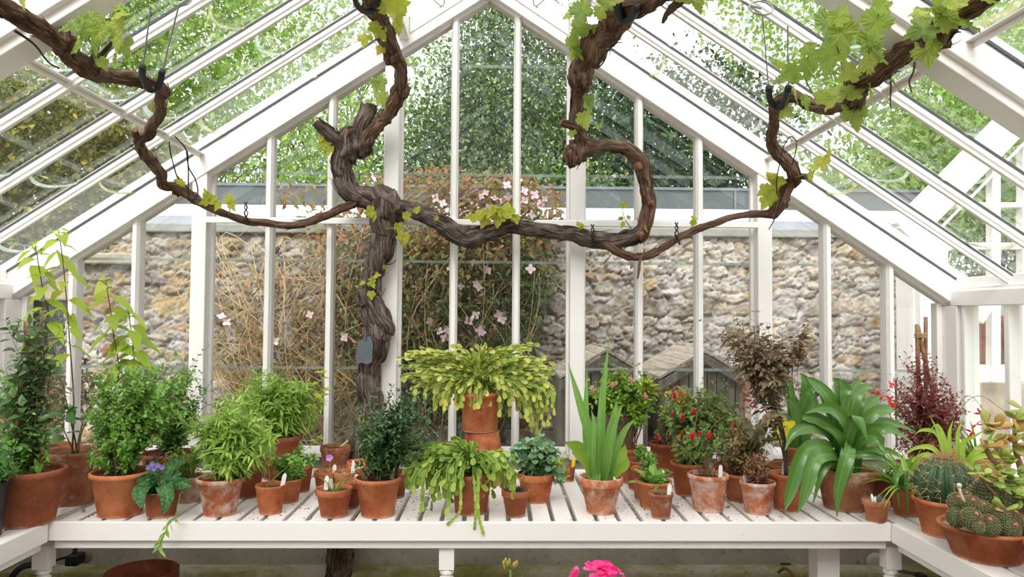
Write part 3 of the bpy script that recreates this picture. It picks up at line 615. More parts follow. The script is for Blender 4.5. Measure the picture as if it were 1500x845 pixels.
tree('broadleaf_tree', (9.6, 10.0, -.12), 9.5, [(9.2, 10, 6.0, 1.9, 1.2, 1.8), (8.0, 10.2, 7.2, 1.4, 1, 1.2)], 9000, .10, LM_MID, 'sparse tree with bare boughs against the white sky, furthest right', G_, tr=.16, lev=4, clump=.4)
tree('bare_tree', (-1.9, 12.0, -.12), 9.0, [(-2.0, 12, 5.2, 1.4, 1, 1.6), (-3.2, 12, 6.6, 1.6, 1, 1.2)], 8000, .10, LM_MID, 'thinly leaved tree with fine twigs behind the bright tree', G_, tr=.10, lev=4, clump=.4)
for k, (x_, z_, rx, rz, lb) in enumerate(((-8.5, 3.2, 3, 2.2, 'dim green woodland tree far off, furthest left'), (-3.2, 2.2, 3, 1.2, 'dim green woodland tree far off behind the bright spring tree'), (4.0, 2.4, 3, 1.5, 'dim green woodland tree far off behind the deep green tree'), (9.5, 3.4, 3.4, 2.4, 'dim green woodland tree far off behind the right wing'))):
    tree('woodland_tree', (x_, 15.5, -.12), 6, [(x_, 15.5, z_, rx, .8, rz)], 9000, .17, LM_DEEP, lb, G_, tr=.12, lev=2, clump=.4)

# ---- pink clematis scrambling over the wall
cl = thing('clematis_climber', 'pink-flowered clematis with bronze leaves and tangled stems scrambling over the stone wall', 'climber', (-.9, 5.6, -.12))
TANG = flat('clematis_stem', 'B89C74', .8, 0, .3, 12); m = MB()
for k in range(260):
    x0 = rng.uniform(330, 720); y0 = rng.uniform(560, 690); tx = x0+rng.normal(0, 110); ty = rng.uniform(330, 560) if tx < 520 else rng.uniform(290, 520); tx = min(max(tx, 300), 790)
    p = [W(x0, y0, 5.45+rng.uniform(-.2, .1)), W((x0+tx)/2+rng.normal(0, 55), (y0+ty)/2+rng.normal(0, 40), 5.42+rng.uniform(-.22, .1)), W(tx, ty, 5.48+rng.uniform(-.2, .07)), W(tx+rng.normal(0, 30), ty+abs(rng.normal(0, 40)), 5.48+rng.uniform(-.25, .07))]
    tube(m, spline(p, 16), rng.uniform(.0016, .004), 4)
stuff(m.build('stems', TANG, cl))
def scat(ells, n, lm, L, name, root, Y, dy, tpl=T_OVAL, asp=.5, dens=.6):
    P = []; tot = sum(e[2]*e[3]*e[4] for e in ells)
    for cx, cy, rx, ry, w_ in ells:
        k = int(n*rx*ry*w_/tot); a = rng.uniform(0, 6.28, k); q = rng.uniform(0, 1, k)**dens
        P += [W(cx+rx*c_*math.cos(t_), cy+ry*c_*math.sin(t_), min(Y+rng.normal(0, dy), 5.56)) for c_, t_ in zip(q, a)]
    P = np.array(P); n = len(P); m = MB(); l = L*rng.uniform(.6, 1.3, n); leaves(m, tpl, P, rvec(n)+V3(0, -.2, -.3), upish(n, .7)+V3(0, -.4, 0), l, l*asp, .15); return m.build(name, lm, root, smooth=False)
LM_CLEM = leafmat('clematis_leaf', ('62783A', '7E6E40', '9A6A48', '52682E', '869248', 'AA7A5A'), .3); LM_CLG = leafmat('clematis_dark', ('3E5628', '52682F', '6A7A38', '74603A', '465E2A'), .25); LM_BRONZE = leafmat('clematis_tips', ('9A5A48', 'B07058', '8A6A3C', 'A88048', '7A7A3C'), .4)
stuff(scat([(620, 480, 60, 130, 1.5), (715, 450, 75, 120, 1.5), (540, 440, 60, 110, .9), (780, 400, 35, 90, .7), (690, 580, 90, 60, 1.2)], 9500, LM_CLG, .045, 'foliage', cl, 5.42, .10))
stuff(scat([(700, 345, 110, 40, 1.5), (560, 420, 90, 110, .5), (470, 470, 110, 120, .35), (380, 480, 70, 80, .25), (660, 430, 90, 110, .5)], 4200, LM_CLEM, .05, 'foliage', cl, 5.36, .10))
stuff(scat([(640, 275, 60, 35, 1), (550, 285, 35, 30, .7), (720, 285, 75, 35, 1.1), (790, 310, 40, 45, .8), (440, 285, 40, 20, .4), (500, 330, 60, 40, .5)], 2100, LM_BRONZE, .05, 'foliage', cl, 5.38, .12))
PETAL = leafmat('clematis_petal', ('F4D4DA', 'F8E6E8', 'EDB9C4', 'FAF0F0'), .3)
def clem(p, s):
    m = MB(); ax = nrm(V3(rng.normal(0, .35), -1, rng.normal(.2, .35))); u = nrm(np.cross(ax, [0, 0, 1])); v_ = np.cross(ax, u); a0 = rng.uniform(0, 6)
    D = np.array([u*math.cos(a0+k*1.57)+v_*math.sin(a0+k*1.57)+ax*.25 for k in range(4)]); leaves(m, T_ROUND, np.tile(p, (4, 1)), D, np.tile(ax, (4, 1)), s, s*.72, 0); ball(m, p+ax*s*.1, s*.16, 5, 7); return m
clf = [(695, 300), (705, 292), (716, 302), (726, 288), (738, 296), (748, 282), (757, 305), (768, 292), (640, 290), (648, 300), (778, 318), (764, 278), (790, 300), (735, 312), (712, 283), (700, 318), (722, 320), (752, 322), (782, 286), (770, 308), (676, 415), (698, 414), (703, 420), (714, 395), (690, 470), (696, 460), (700, 475), (733, 462), (736, 468), (708, 487), (704, 483), (641, 490), (655, 480), (325, 465), (332, 470), (458, 463), (505, 490), (402, 500), (775, 395), (660, 395), (800, 292), (660, 282), (744, 270), (760, 268), (630, 470), (653, 496)]
for (px, py) in clf:
    clem(W(px+rng.normal(0, 2), py+rng.normal(0, 2), 5.22+rng.uniform(-.06, .06)), rng.uniform(.026, .040)).build('flower', PETAL, cl, smooth=True)
# dark gap by the wall opening: garden seen through, with a green pole
tree('hedge_shrub', (-4.1, 7.0, -.12), 1.8, [(-4.2, 7.0, 1.3, .6, .4, .5)], 3500, .06, LM_DEEP, 'green shrub glimpsed through the opening at the left end of the stone wall', G_, tr=.03, lev=1, clump=.12)
tree('leafy_shrub', (-2.95, 4.75, -.12), 1.5, [(-2.9, 4.75, 1.0, .28, .2, .32)], 2600, .045, leafmat('russet_leaf', ('6A3A2A', '8A4A36', '5A4A26', '7A6A3A', '4A2A22'), .3), 'russet-leaved shrub outside the glass at the left corner', G_, tr=.02, lev=1, clump=.08)
a = W(112, 470, 4.4); m = MB(); tube(m, [(a[0], 4.4, -.12), (a[0], 4.4, 1.45)], .018, 12); tag(m.build('garden_stake', flat('teal_paint', '6E9A92', .5)), 'teal green upright stake outside the glass at the left corner', 'stake')
# ================================================================ the old grapevine
BARK = barkmat('vine_bark', '221B19', '54463F', 'A08F86', 14, 5, 1.0); BARK2 = barkmat('vine_bark_red', '2E1E19', '64493A', 'A88C78', 12, 5, .9); CUT = flat('cut_wood', 'C9A27C', .8, 0, .2, 40); CUTD = flat('cut_wood_old', '8A5A40', .85, 0, .3, 40)
vine = thing('grapevine', 'gnarled old grapevine trained along the gable, with thick shaggy trunk and young leaves', 'vine', tuple(W(560, 700, 3.80)))
def planeY(px, py, off=-.045):
    d = ray(px, py); best = 9.
    for sd in (-1, 1):
        n = V3(sd*SN, 0, CS); p0 = rp(sd, 1, 0, off); k = n@d
        if k > 1e-6:
            t = n@(p0-CAM)/k
            if t > 0: best = min(best, t*d[1])
    return best
def WV(px, py, Y, off=-.045): return W(px, py, min(Y, planeY(px, py, off)))
def limb(name, pts, rad, mat=BARK, sides=22, rough=1., strips=0, step=.008, parent=vine):
    P = np.array([WV(a, b, c) for a, b, c in pts]); L = np.linalg.norm(np.diff(P, axis=0), axis=1).sum(); n = max(8, int(L/step))
    p = spline(P, n); R = np.interp(np.linspace(0, 1, n), np.linspace(0, 1, len(rad)), rad)/2*p[:, 1]/FPX; l = np.linspace(0, L, n)
    p = p+.12*R[:, None]*np.stack([np.sin(l*23+k*2.1)+.6*np.sin(l*51+k) for k in range(3)], 1)*rough
    th = np.linspace(0, 2*math.pi, sides+1); ph = rng.uniform(0, 6.28, 12); T, S = np.meshgrid(th, l)
    tw = S*7+.8*np.sin(S*13+ph[0])
    pr = 1+rough*1.35*(.10*np.sin(3*T+tw+ph[1])*np.sin(S*11+ph[2])+.09*np.abs(np.sin(5*T+tw*1.2+ph[3]))+.07*np.abs(np.sin(9*T-tw*.6+.7*np.sin(S*40)+ph[4]))+.08*np.sin(S*37+2*T+ph[5])*np.sin(S*17+ph[6])+.05*np.sin(S*90+4*T+ph[7])-.06)
    m = MB(); tube(m, p, R, sides, pr); t, a, b = frames(p)
    for k in range(strips):                                  # peeling strips of bark
        i0 = rng.integers(0, max(1, n-12)); ln = int(rng.uniform(.05, .16)/step); i1 = min(n-1, i0+ln)
        if i1-i0 < 4: continue
        ii = np.arange(i0, i1+1); u = np.linspace(0, 1, len(ii)); an = rng.uniform(0, 6.28)+l[ii]*rng.uniform(2, 6); lift = 1.08+rng.uniform(.0, .9)*np.maximum(0, u-.55)**1.3*2
        q = p[ii]+(R[ii]*lift)[:, None]*(np.cos(an)[:, None]*a[ii]+np.sin(an)[:, None]*b[ii]); tube(m, q, np.interp(u, [0, .5, 1], [.0035, .0035, .0012])*rng.uniform(.6, 1.3), 4)
    return m.build(name, mat, parent, uv=True), p
def px2m(w, Y): return w/2*Y/FPX
def knot(c, r, parent=vine, mat=BARK):
    m = MB(); c = np.asarray(c); n, k = 14, 20; a = np.linspace(-1.5708, 1.5708, n); th = np.arange(k)*2*math.pi/k; A, T = np.meshgrid(a, th, indexing='ij')
    R = r*(1+.16*np.sin(4*T+3*A+c[0]*40)+.12*np.sin(7*A-3*T)+.1*np.sin(9*T+2*A)); v = np.stack([np.cos(A)*np.cos(T)*R, np.cos(A)*np.sin(T)*R, np.sin(A)*R*1.1], -1).reshape(-1, 3)+c
    i, j = np.meshgrid(np.arange(n-1), np.arange(k), indexing='ij'); i = i.ravel(); j = j.ravel(); j2 = (j+1) % k
    m.add(v, np.stack([i*k+j, i*k+j2, (i+1)*k+j2, (i+1)*k+j], 1), np.stack([T.ravel()/6.28, A.ravel()*r], 1)); return m.build('burr', mat, parent, uv=True)
YV = 3.80
limb('trunk', [(494, 875, 3.825), (497, 830, 3.825), (512, 750, 3.825), (532, 650, 3.82), (541, 590, 3.81), (539, 535, 3.80), (552, 500, 3.80), (556, 475, 3.80), (541, 440, 3.80), (543, 410, 3.80), (556, 375, 3.79), (562, 340, 3.79), (566, 305, 3.78), (560, 290, 3.78)], (36, 36, 35, 33, 31, 30, 36, 38, 30, 28, 30, 33, 42, 36), strips=70)
knot(W(566, 305, 3.77), px2m(46, YV)); knot(W(545, 505, 3.79), px2m(30, YV)); knot(W(550, 385, 3.79), px2m(26, YV))
limb('branch', [(566, 305, 3.79), (545, 292, 3.78), (522, 288, 3.77), (508, 268, 3.76), (500, 245, 3.76), (503, 225, 3.76), (516, 205, 3.75), (522, 195, 3.74)], (36, 30, 28, 27, 27, 28, 34, 28), strips=34)
knot(W(512, 215, 3.75), px2m(40, YV)); knot(W(528, 208, 3.74), px2m(38, YV))
def stub(pts, rad, cut=CUT, mat=BARK):
    o, p = limb('cut_stub', pts, rad, mat, strips=8); d = nrm(p[-1]-p[-3]); m = MB(); r = rad[-1]/2*p[-1][1]/FPX*.95
    a = nrm(np.cross(d, [0.3, 0.1, 1])); b = np.cross(d, a); th = np.arange(16)*2*math.pi/16; q = p[-1]+d*.003; v = np.concatenate([q+r*(np.cos(th)[:, None]*a+np.sin(th)[:, None]*b), q-d*.01+r*(np.cos(th)[:, None]*a+np.sin(th)[:, None]*b), [q+d*.001]]); i = np.arange(16); j = (i+1) % 16
    m.add(v, [np.stack([i, j, np.full(16, 32)], 1), np.stack([i+16, j+16, j, i], 1)]); c = m.build('cut_face', cut, None, smooth=False); c.parent = o; 
    c.location = tuple(-np.array(ORI[vine.name])); return o
stub([(512, 215, 3.75), (490, 203, 3.72), (474, 190, 3.70), (463, 179, 3.68)], (26, 22, 17, 13))
stub([(522, 205, 3.74), (528, 188, 3.72), (536, 172, 3.71), (543, 153, 3.70)], (30, 28, 23, 20))
stub([(528, 188, 3.73), (518, 192, 3.70), (508, 194, 3.68)], (18, 15, 11), CUTD)
limb('branch', [(527, 210, 3.74), (545, 192, 3.72), (562, 175, 3.70), (576, 152, 3.66), (586, 132, 3.62), (586, 105, 3.55), (578, 80, 3.48), (572, 60, 3.40), (560, 35, 3.30), (545, 8, 3.18), (538, -25, 3.05), (534, -70, 2.9)], (24, 20, 18, 20, 20, 17, 19, 19, 20, 23, 24, 24), BARK2, strips=34)
knot(W(562, 172, 3.70), px2m(20, 3.7), mat=BARK2); knot(W(574, 80, 3.47), px2m(26, 3.5), mat=BARK2); knot(W(590, 133, 3.62), px2m(20, 3.6), mat=BARK2)
limb('cane', [(571, 78, 3.46), (560, 65, 3.44), (553, 55, 3.43), (545, 38, 3.42)], (9, 8, 7, 5), BARK2, 10)
limb('cordon', [(568, 304, 3.78), (590, 305, 3.77), (615, 312, 3.76), (640, 322, 3.75), (660, 338, 3.75), (682, 348, 3.75), (710, 342, 3.75), (745, 333, 3.75), (785, 335, 3.75), (825, 341, 3.75), (860, 348, 3.74), (895, 352, 3.73), (922, 350, 3.72), (938, 342, 3.72)], (26, 20, 21, 22, 25, 26, 22, 19, 18, 20, 24, 23, 22, 22), strips=80)
limb('branch', [(932, 348, 3.72), (944, 328, 3.72), (951, 300, 3.72), (949, 280, 3.71), (943, 258, 3.70), (938, 238, 3.69), (925, 222, 3.67), (905, 213, 3.65), (880, 213, 3.62), (858, 218, 3.58), (842, 226, 3.56), (830, 232, 3.55)], (22, 20, 19, 19, 20, 21, 19, 17, 16, 22, 26, 20), BARK2, strips=34)
for px, py, w in ((936, 243, 12), (938, 343, 9), (954, 297, 6)):
    c = W(px, py, 3.62 if w > 15 else 3.66); m = MB(); lathe(m, [(px2m(w, 3.7), -.02), (px2m(w, 3.7), .006), (px2m(w*.8, 3.7), .012)], (0, 0, 0), 16)
    o = m.build('pruning_scar', CUTD); o.parent = vine; o.rotation_euler = (1.45, 0, .35); o.location = tuple(c-np.array(ORI[vine.name]))
knot(W(845, 222, 3.56), px2m(30, 3.6), mat=BARK2); knot(W(838, 230, 3.54), px2m(24, 3.6), mat=BARK2)
stub([(850, 190, 3.55), (838, 184, 3.52), (822, 180, 3.50)], (16, 12, 9), CUTD, BARK2)
limb('branch', [(852, 216, 3.56), (850, 200, 3.55), (845, 180, 3.53), (846, 150, 3.48), (850, 122, 3.42), (852, 100, 3.37), (866, 78, 3.32), (884, 55, 3.27), (900, 35, 3.2), (915, 18, 3.13), (940, 8, 3.05), (965, -2, 2.95), (990, -18, 2.85), (1020, -45, 2.7)], (18, 18, 19, 22, 26, 33, 38, 36, 36, 32, 24, 21, 20, 20), BARK2, strips=70)
knot(WV(851, 108, 3.37), px2m(34, 3.4), mat=BARK2); knot(WV(898, 30, 3.19), px2m(38, 3.2), mat=BARK2)
limb('cane', [(1005, -8, 2.9), (990, 8, 2.9), (978, 20, 2.9), (971, 32, 2.9)], (12, 12, 9, 5), BARK2, 10)
# long thin cane to the right, then the thick arm coming forward under the roof
limb('cane', [(882, 350, 3.73), (900, 366, 3.71), (928, 376, 3.70), (955, 372, 3.69), (985, 355, 3.68), (1015, 338, 3.66), (1045, 328, 3.64), (1090, 315, 3.6), (1130, 313, 3.58)], (14, 13, 10, 10, 11, 10, 9, 9, 12), BARK2, 14, strips=12)
limb('branch', [(1128, 316, 3.58), (1140, 298, 3.56), (1150, 280, 3.52), (1163, 262, 3.48), (1158, 245, 3.44), (1143, 228, 3.38), (1130, 208, 3.32), (1133, 180, 3.25), (1136, 155, 3.17), (1146, 144, 3.10), (1160, 142, 3.04), (1180, 150, 2.97), (1205, 158, 2.90), (1230, 155, 2.82), (1248, 148, 2.76)], (15, 22, 18, 17, 19, 18, 14, 14, 14, 18, 16, 16, 17, 18, 26), BARK2, strips=20)
knot(W(1142, 292, 3.56), px2m(25, 3.5), mat=BARK2)
stub([(1165, 258, 3.48), (1175, 258, 3.47), (1183, 258, 3.46)], (9, 8, 7), CUTD, BARK2)
limb('branch', [(1249, 158, 2.76), (1250, 140, 2.70), (1264, 118, 2.60), (1290, 98, 2.48), (1320, 80, 2.36), (1352, 58, 2.25), (1375, 48, 2.18), (1400, 25, 2.08), (1432, 0, 1.98), (1480, -40, 1.85)], (22, 30, 32, 31, 31, 30, 36, 33, 33, 32), BARK2, strips=40)
knot(WV(1372, 50, 2.17), px2m(38, 2.2), mat=BARK2); knot(WV(1250, 148, 2.72), px2m(30, 2.7), mat=BARK2)
# thin cane to the left, then the arm coming forward
limb('cane', [(522, 295, 3.76), (505, 303, 3.75), (480, 315, 3.74), (450, 325, 3.72), (420, 330, 3.70), (390, 327, 3.68), (360, 323, 3.66), (325, 312, 3.63), (295, 298, 3.60), (280, 285, 3.58)], (12, 12, 11, 10, 9, 9, 10, 10, 12, 14), BARK2, 14, strips=14)
knot(W(262, 275, 3.56), px2m(20, 3.5), mat=BARK2)
limb('branch', [(284, 290, 3.58), (262, 276, 3.55), (240, 272, 3.52), (236, 255, 3.47), (222, 238, 3.42), (210, 222, 3.37), (204, 203, 3.31), (216, 198, 3.27), (225, 182, 3.21), (234, 165, 3.14), (234, 148, 3.08), (240, 135, 3.02), (230, 125, 2.95), (210, 119, 2.86), (180, 114, 2.76), (150, 107, 2.66), (125, 98, 2.57), (105, 82, 2.48), (86, 62, 2.38), (60, 45, 2.28), (30, 25, 2.18), (0, 5, 2.08), (-40, -25, 1.95)], (14, 13, 14, 13, 14, 14, 15, 13, 14, 14, 13, 17, 18, 19, 20, 22, 27, 25, 24, 25, 26, 27, 27), BARK2, strips=60)
stub([(205, 208, 3.32), (200, 200, 3.30), (198, 192, 3.28)], (10, 8, 6), CUTD, BARK2)
knot(WV(92, 62, 2.38), px2m(30, 2.3), mat=BARK2); knot(WV(136, 98, 2.58), px2m(26, 2.5), mat=BARK2)
limb('cane', [(142, 92, 2.58), (150, 80, 2.57), (158, 70, 2.56), (164, 62, 2.55)], (12, 9, 7, 4), BARK2, 10)
limb('dry_tendril', [(86, 100, 2.50), (70, 90, 2.46), (50, 65, 2.4), (22, 45, 2.36)], (3, 2.5, 3, 5), STEMD, 6, rough=.2)
limb('dry_tendril', [(945, 365, 3.69), (938, 380, 3.68), (936, 395, 3.68), (934, 408, 3.68)], (2, 4, 5, 3), STEMB, 6, rough=.2)
limb('dry_tendril', [(1340, 92, 2.3), (1338, 105, 2.3), (1332, 120, 2.31), (1336, 136, 2.32)], (4, 3, 3, 1.5), STEMB, 6, rough=.2)
limb('dry_tendril', [(1304, 108, 2.42), (1305, 130, 2.42), (1304, 150, 2.42), (1306, 162, 2.42)], (3, 3, 2, 1), STEMB, 6, rough=.2)
# young leaves
LM_VINE = leafmat('vine_leaf', ('98AC42', 'B0BE50', 'C6CE5E', '8AA456', 'D6D468', 'A4BA6A'), .5, .5); LM_VINEY = leafmat('vine_leaf_yellow', ('C4C64A', 'D6CC5A', 'B2BE4A', 'DCC258', 'A6B456'), .5, .5)
VEIN = LM_VINE
def cluster(shoots, lv, lm=LM_VINE):
    """shoots: polylines of (x, y, Y); lv: leaves as (x, y, Y, px size, heading in degrees)"""
    if shoots:
        m = MB()
        for s in shoots: tube(m, spline([WV(*p, -.07) for p in s], 14), np.linspace(.0032, .0016, 14), 6)
        m.build('shoot', STEMG, vine)
    P, D, N, L = [], [], [], []
    for px, py, Y, sz, hd in lv:
        l = sz*Y/FPX; a = math.radians(hd); d = nrm(V3(math.cos(a), rng.normal(0, .3), math.sin(a))); P.append(WV(px, py, Y, -.10)-d*l*.45); D.append(d); N.append(nrm(V3(rng.normal(0, .55), -1, .45+rng.normal(0, .5)))); L.append(l*.86)
    m = MB(); L = np.array(L); leaves(m, T_VINE, P, D, N, L, L*.95, .08); m.build('leaves', lm, vine, smooth=False, uv=True)
J = lambda s: rng.uniform(-s, s)
cluster([[(140, 95, 2.57), (135, 70, 2.54), (128, 50, 2.52), (118, 25, 2.5)], [(145, 92, 2.57), (160, 75, 2.55), (172, 60, 2.53), (178, 25, 2.5)], [(140, 92, 2.57), (146, 60, 2.52), (140, 40, 2.5)]],
        [(104, 40, 2.48, 34, 200), (118, 24, 2.48, 22, 100), (126, 45, 2.46, 30, 250), (145, 50, 2.45, 36, 280), (150, 30, 2.47, 26, 60), (112, 70, 2.47, 26, 210), (172, 62, 2.46, 28, 250), (186, 72, 2.45, 34, 290), (180, 22, 2.47, 26, 10), (168, 36, 2.47, 24, 170), (175, 8, 2.47, 18, 80), (170, 88, 2.48, 22, 280), (152, 95, 2.5, 20, 300), (134, 22, 2.48, 22, 120), (140, 72, 2.45, 22, 250), (165, 50, 2.46, 22, 200), (34, 2, 2.2, 22, 270)])
cluster([[(1237, 125, 2.7), (1232, 90, 2.66), (1222, 50, 2.62), (1228, 10, 2.58)], [(1262, 118, 2.6), (1275, 70, 2.56), (1284, 30, 2.52), (1292, 5, 2.5)]],
        [(1212, 40, 2.58, 44, 260), (1215, 88, 2.58, 50, 250), (1236, 55, 2.56, 46, 300), (1232, 20, 2.58, 30, 60), (1278, 68, 2.5, 46, 300), (1283, 38, 2.5, 42, 260), (1266, 92, 2.52, 42, 220), (1296, 6, 2.48, 26, 20), (1240, 108, 2.56, 36, 210), (1222, 145, 2.64, 44, 230), (1252, 172, 2.66, 44, 285), (1275, 138, 2.6, 34, 300), (1245, 132, 2.58, 34, 160), (1290, 85, 2.48, 30, 330), (1268, 60, 2.5, 28, 180), (1312, 125, 2.5, 20, 330), (1200, 140, 2.68, 26, 150)])
cluster([[(1375, 40, 2.18), (1380, 15, 2.15), (1385, -20, 2.1)]],
        [(1345, 45, 2.12, 50, 200), (1362, 15, 2.1, 50, 140), (1390, 18, 2.1, 46, 60), (1360, 78, 2.14, 48, 270), (1372, 5, 2.1, 40, 120), (1415, 35, 2.08, 46, 330), (1345, 22, 2.12, 36, 180), (1450, 0, 2.0, 26, 340), (1368, 68, 2.12, 36, 300), (1400, 0, 2.08, 34, 80)])
cluster([[(1195, 145, 2.93), (1178, 110, 2.95), (1185, 80, 2.94), (1196, 62, 2.92)]], [(1150, 115, 3.02, 40, 190), (1165, 108, 3.0, 30, 340), (1182, 70, 2.9, 20, 90), (1165, 142, 2.98, 26, 300), (1183, 102, 2.92, 30, 280), (1195, 66, 2.9, 18, 20), (1148, 165, 3.1, 24, 230), (1180, 152, 2.9, 24, 290), (1140, 92, 3.0, 20, 100)], LM_VINE)
cluster([[(1165, 260, 3.47), (1190, 252, 3.44), (1205, 238, 3.42), (1214, 220, 3.4)]], [(1206, 240, 3.4, 22, 270), (1214, 222, 3.4, 14, 80), (1188, 260, 3.42, 18, 300), (1190, 244, 3.42, 16, 160)], LM_VINEY)
cluster([[(1140, 290, 3.55), (1132, 275, 3.52), (1128, 255, 3.5)]], [(1128, 256, 3.5, 22, 120), (1138, 272, 3.5, 26, 300), (1118, 280, 3.5, 24, 210), (1130, 290, 3.5, 24, 250), (1145, 262, 3.5, 18, 60), (1120, 298, 3.5, 22, 240), (1133, 264, 3.5, 20, 280)], LM_VINEY)
cluster([[(572, 78, 3.45), (556, 68, 3.43), (548, 62, 3.42)], [(560, 40, 3.3), (575, 20, 3.28), (590, 8, 3.26)]], [(535, 60, 3.42, 26, 260), (548, 40, 3.4, 24, 120), (560, 50, 3.38, 24, 300), (570, 18, 3.2, 36, 320), (582, 22, 3.2, 34, 280), (592, 5, 3.22, 26, 20), (556, 75, 3.42, 18, 240), (565, 2, 3.2, 30, 100), (583, 42, 3.35, 22, 280), (545, 35, 3.4, 18, 160)], LM_VINEY)
cluster([[(552, 165, 3.70), (552, 140, 3.68), (548, 118, 3.67)]], [(545, 115, 3.66, 14, 120), (558, 126, 3.66, 26, 300), (563, 150, 3.65, 32, 290), (552, 120, 3.66, 16, 20)], LM_VINE)
cluster([[(498, 230, 3.75), (485, 210, 3.73), (476, 202, 3.72)]], [(478, 212, 3.7, 24, 290), (468, 203, 3.7, 14, 180), (482, 222, 3.7, 18, 250)], LM_VINEY)
cluster([[(868, 60, 3.3), (858, 25, 3.28), (852, -10, 3.25)], [(852, 110, 3.36), (842, 80, 3.34), (838, 50, 3.33)]], [(850, 22, 3.25, 38, 260), (846, 45, 3.25, 36, 220), (842, 72, 3.28, 40, 250), (856, 4, 3.24, 30, 90), (885, 2, 3.05, 34, 110), (872, 48, 3.25, 20, 300), (830, 25, 3.3, 16, 200), (848, 78, 3.28, 26, 300), (880, 15, 3.05, 26, 60), (905, -5, 3.0, 30, 80), (1020, 2, 2.8, 38, 290), (1030, -5, 2.78, 34, 340), (1000, -4, 2.82, 24, 200)], LM_VINE)
cluster([[(857, 130, 3.42), (862, 145, 3.42), (860, 165, 3.42)]], [(862, 145, 3.4, 18, 270), (862, 158, 3.4, 22, 280), (857, 178, 3.42, 28, 290), (878, 185, 3.45, 14, 30), (838, 197, 3.48, 16, 260), (866, 148, 3.4, 14, 60)], LM_VINE)
cluster([[(565, 335, 3.72), (580, 335, 3.7), (590, 345, 3.69)], [(562, 300, 3.72), (552, 312, 3.7), (540, 312, 3.69)]], [(592, 350, 3.68, 20, 280), (585, 330, 3.68, 18, 60), (540, 310, 3.68, 20, 190), (548, 318, 3.68, 16, 260), (597, 318, 3.7, 16, 300), (612, 306, 3.7, 14, 60), (553, 403, 3.74, 14, 10), (546, 415, 3.74, 18, 300), (544, 433, 3.74, 14, 280), (565, 390, 3.74, 10, 30), (530, 415, 3.74, 10, 200), (590, 352, 3.67, 22, 270)], LM_VINEY)
cluster([[(735, 325, 3.74), (730, 310, 3.72), (722, 305, 3.7)], [(742, 325, 3.74), (745, 310, 3.72), (742, 300, 3.7)]], [(715, 312, 3.68, 30, 200), (700, 318, 3.68, 26, 220), (742, 305, 3.68, 30, 80), (730, 322, 3.68, 26, 260), (748, 315, 3.68, 26, 320), (725, 308, 3.68, 22, 120), (708, 325, 3.68, 22, 250), (756, 322, 3.68, 16, 290), (688, 318, 3.7, 18, 180), (640, 318, 3.7, 10, 90)], LM_VINEY)
cluster([[(930, 340, 3.7), (918, 325, 3.68), (912, 310, 3.67), (914, 298, 3.66)]], [(914, 298, 3.66, 12, 90), (908, 320, 3.66, 10, 200), (922, 318, 3.66, 8, 20), (912, 330, 3.66, 12, 240), (848, 328, 3.7, 16, 120), (852, 333, 3.7, 12, 30), (947, 335, 3.68, 12, 290), (1016, 318, 3.62, 12, 80), (1015, 328, 3.62, 12, 260), (918, 253, 3.66, 6, 40)], LM_VINEY)
cluster([[(322, 310, 3.62), (310, 295, 3.6), (302, 280, 3.59)], [(335, 315, 3.62), (338, 300, 3.6), (336, 288, 3.6)]], [(302, 282, 3.58, 20, 110), (312, 290, 3.58, 20, 20), (336, 288, 3.58, 16, 90), (340, 302, 3.58, 18, 300), (318, 302, 3.58, 18, 240), (330, 296, 3.58, 14, 180), (262, 262, 3.52, 14, 100), (298, 296, 3.58, 16, 200), (268, 268, 3.52, 12, 30)], LM_VINEY)

# ---------------------------------------------------------------- what holds the vine up
def wire(m, pts, r=.0022, n=12): tube(m, spline([WV(*p, -.01) for p in pts], n), r, 6)
def hanger(label, loops, wires, ring, pl):
    q = W(*wires[0][-1]); h = thing('vine_hanger', label, 'hanger', tuple(q), 'foam-padded wire hangers on the vine arms')
    m = MB(); pts = [WV(*p, -.09) for p in loops]; tube(m, spline(pts, 26), pl*pts[0][1]/FPX/2, 12); m.build('foam_sleeve', BLACK, h)
    for w_ in wires: m = MB(); wire(m, w_, .0028); m.build('wire', STEEL, h)
    if ring:
        m = MB(); c = WV(*ring[:3], -.02); a = np.linspace(0, 2*math.pi, 25); R = ring[3]*ring[2]/FPX; tube(m, np.stack([c[0]+R*np.cos(a), c[1]+R*.4*np.sin(a), c[2]+R*.75*np.sin(a)], 1), .003, 6, caps=False); m.build('ring', STEEL, h)
        m = MB(); wire(m, [(ring[0]-30, ring[1]-12, ring[2]+.05), (ring[0]-14, ring[1]-4, ring[2]+.02), ring[:3]], .005); m.build('turnbuckle', STEEL, h)
    return h
hanger('steel wire hanger with black foam loop round the left vine arm', [(209, 98, 2.9), (209, 112, 2.86), (218, 131, 2.82), (232, 126, 2.82), (238, 104, 2.86)], [[(209, 100, 2.9), (215, 55, 2.84), (221, 10, 2.78)], [(238, 105, 2.86), (250, 55, 2.82), (262, 8, 2.78)]], (265, 0, 2.78, 13), 10)
hanger('steel wire hanger with dark foam loop round the right vine arm', [(1126, 128, 3.02), (1128, 146, 2.98), (1138, 157, 2.95), (1148, 152, 2.95), (1155, 128, 3.0)], [[(1126, 130, 3.02), (1121, 70, 2.95), (1117, 22, 2.9)], [(1155, 130, 3.0), (1154, 80, 2.95), (1154, 38, 2.92)]], (1115, 12, 2.9, 15), 10)
hanger('dark blue padded loop round the upright middle vine branch', [(520, -12, 3.25), (522, 6, 3.15), (535, 17, 3.1), (550, 12, 3.12), (556, -10, 3.2)], [[(520, -10, 3.25), (518, -45, 3.22)], [(556, -8, 3.2), (558, -45, 3.2)]], None, 9)
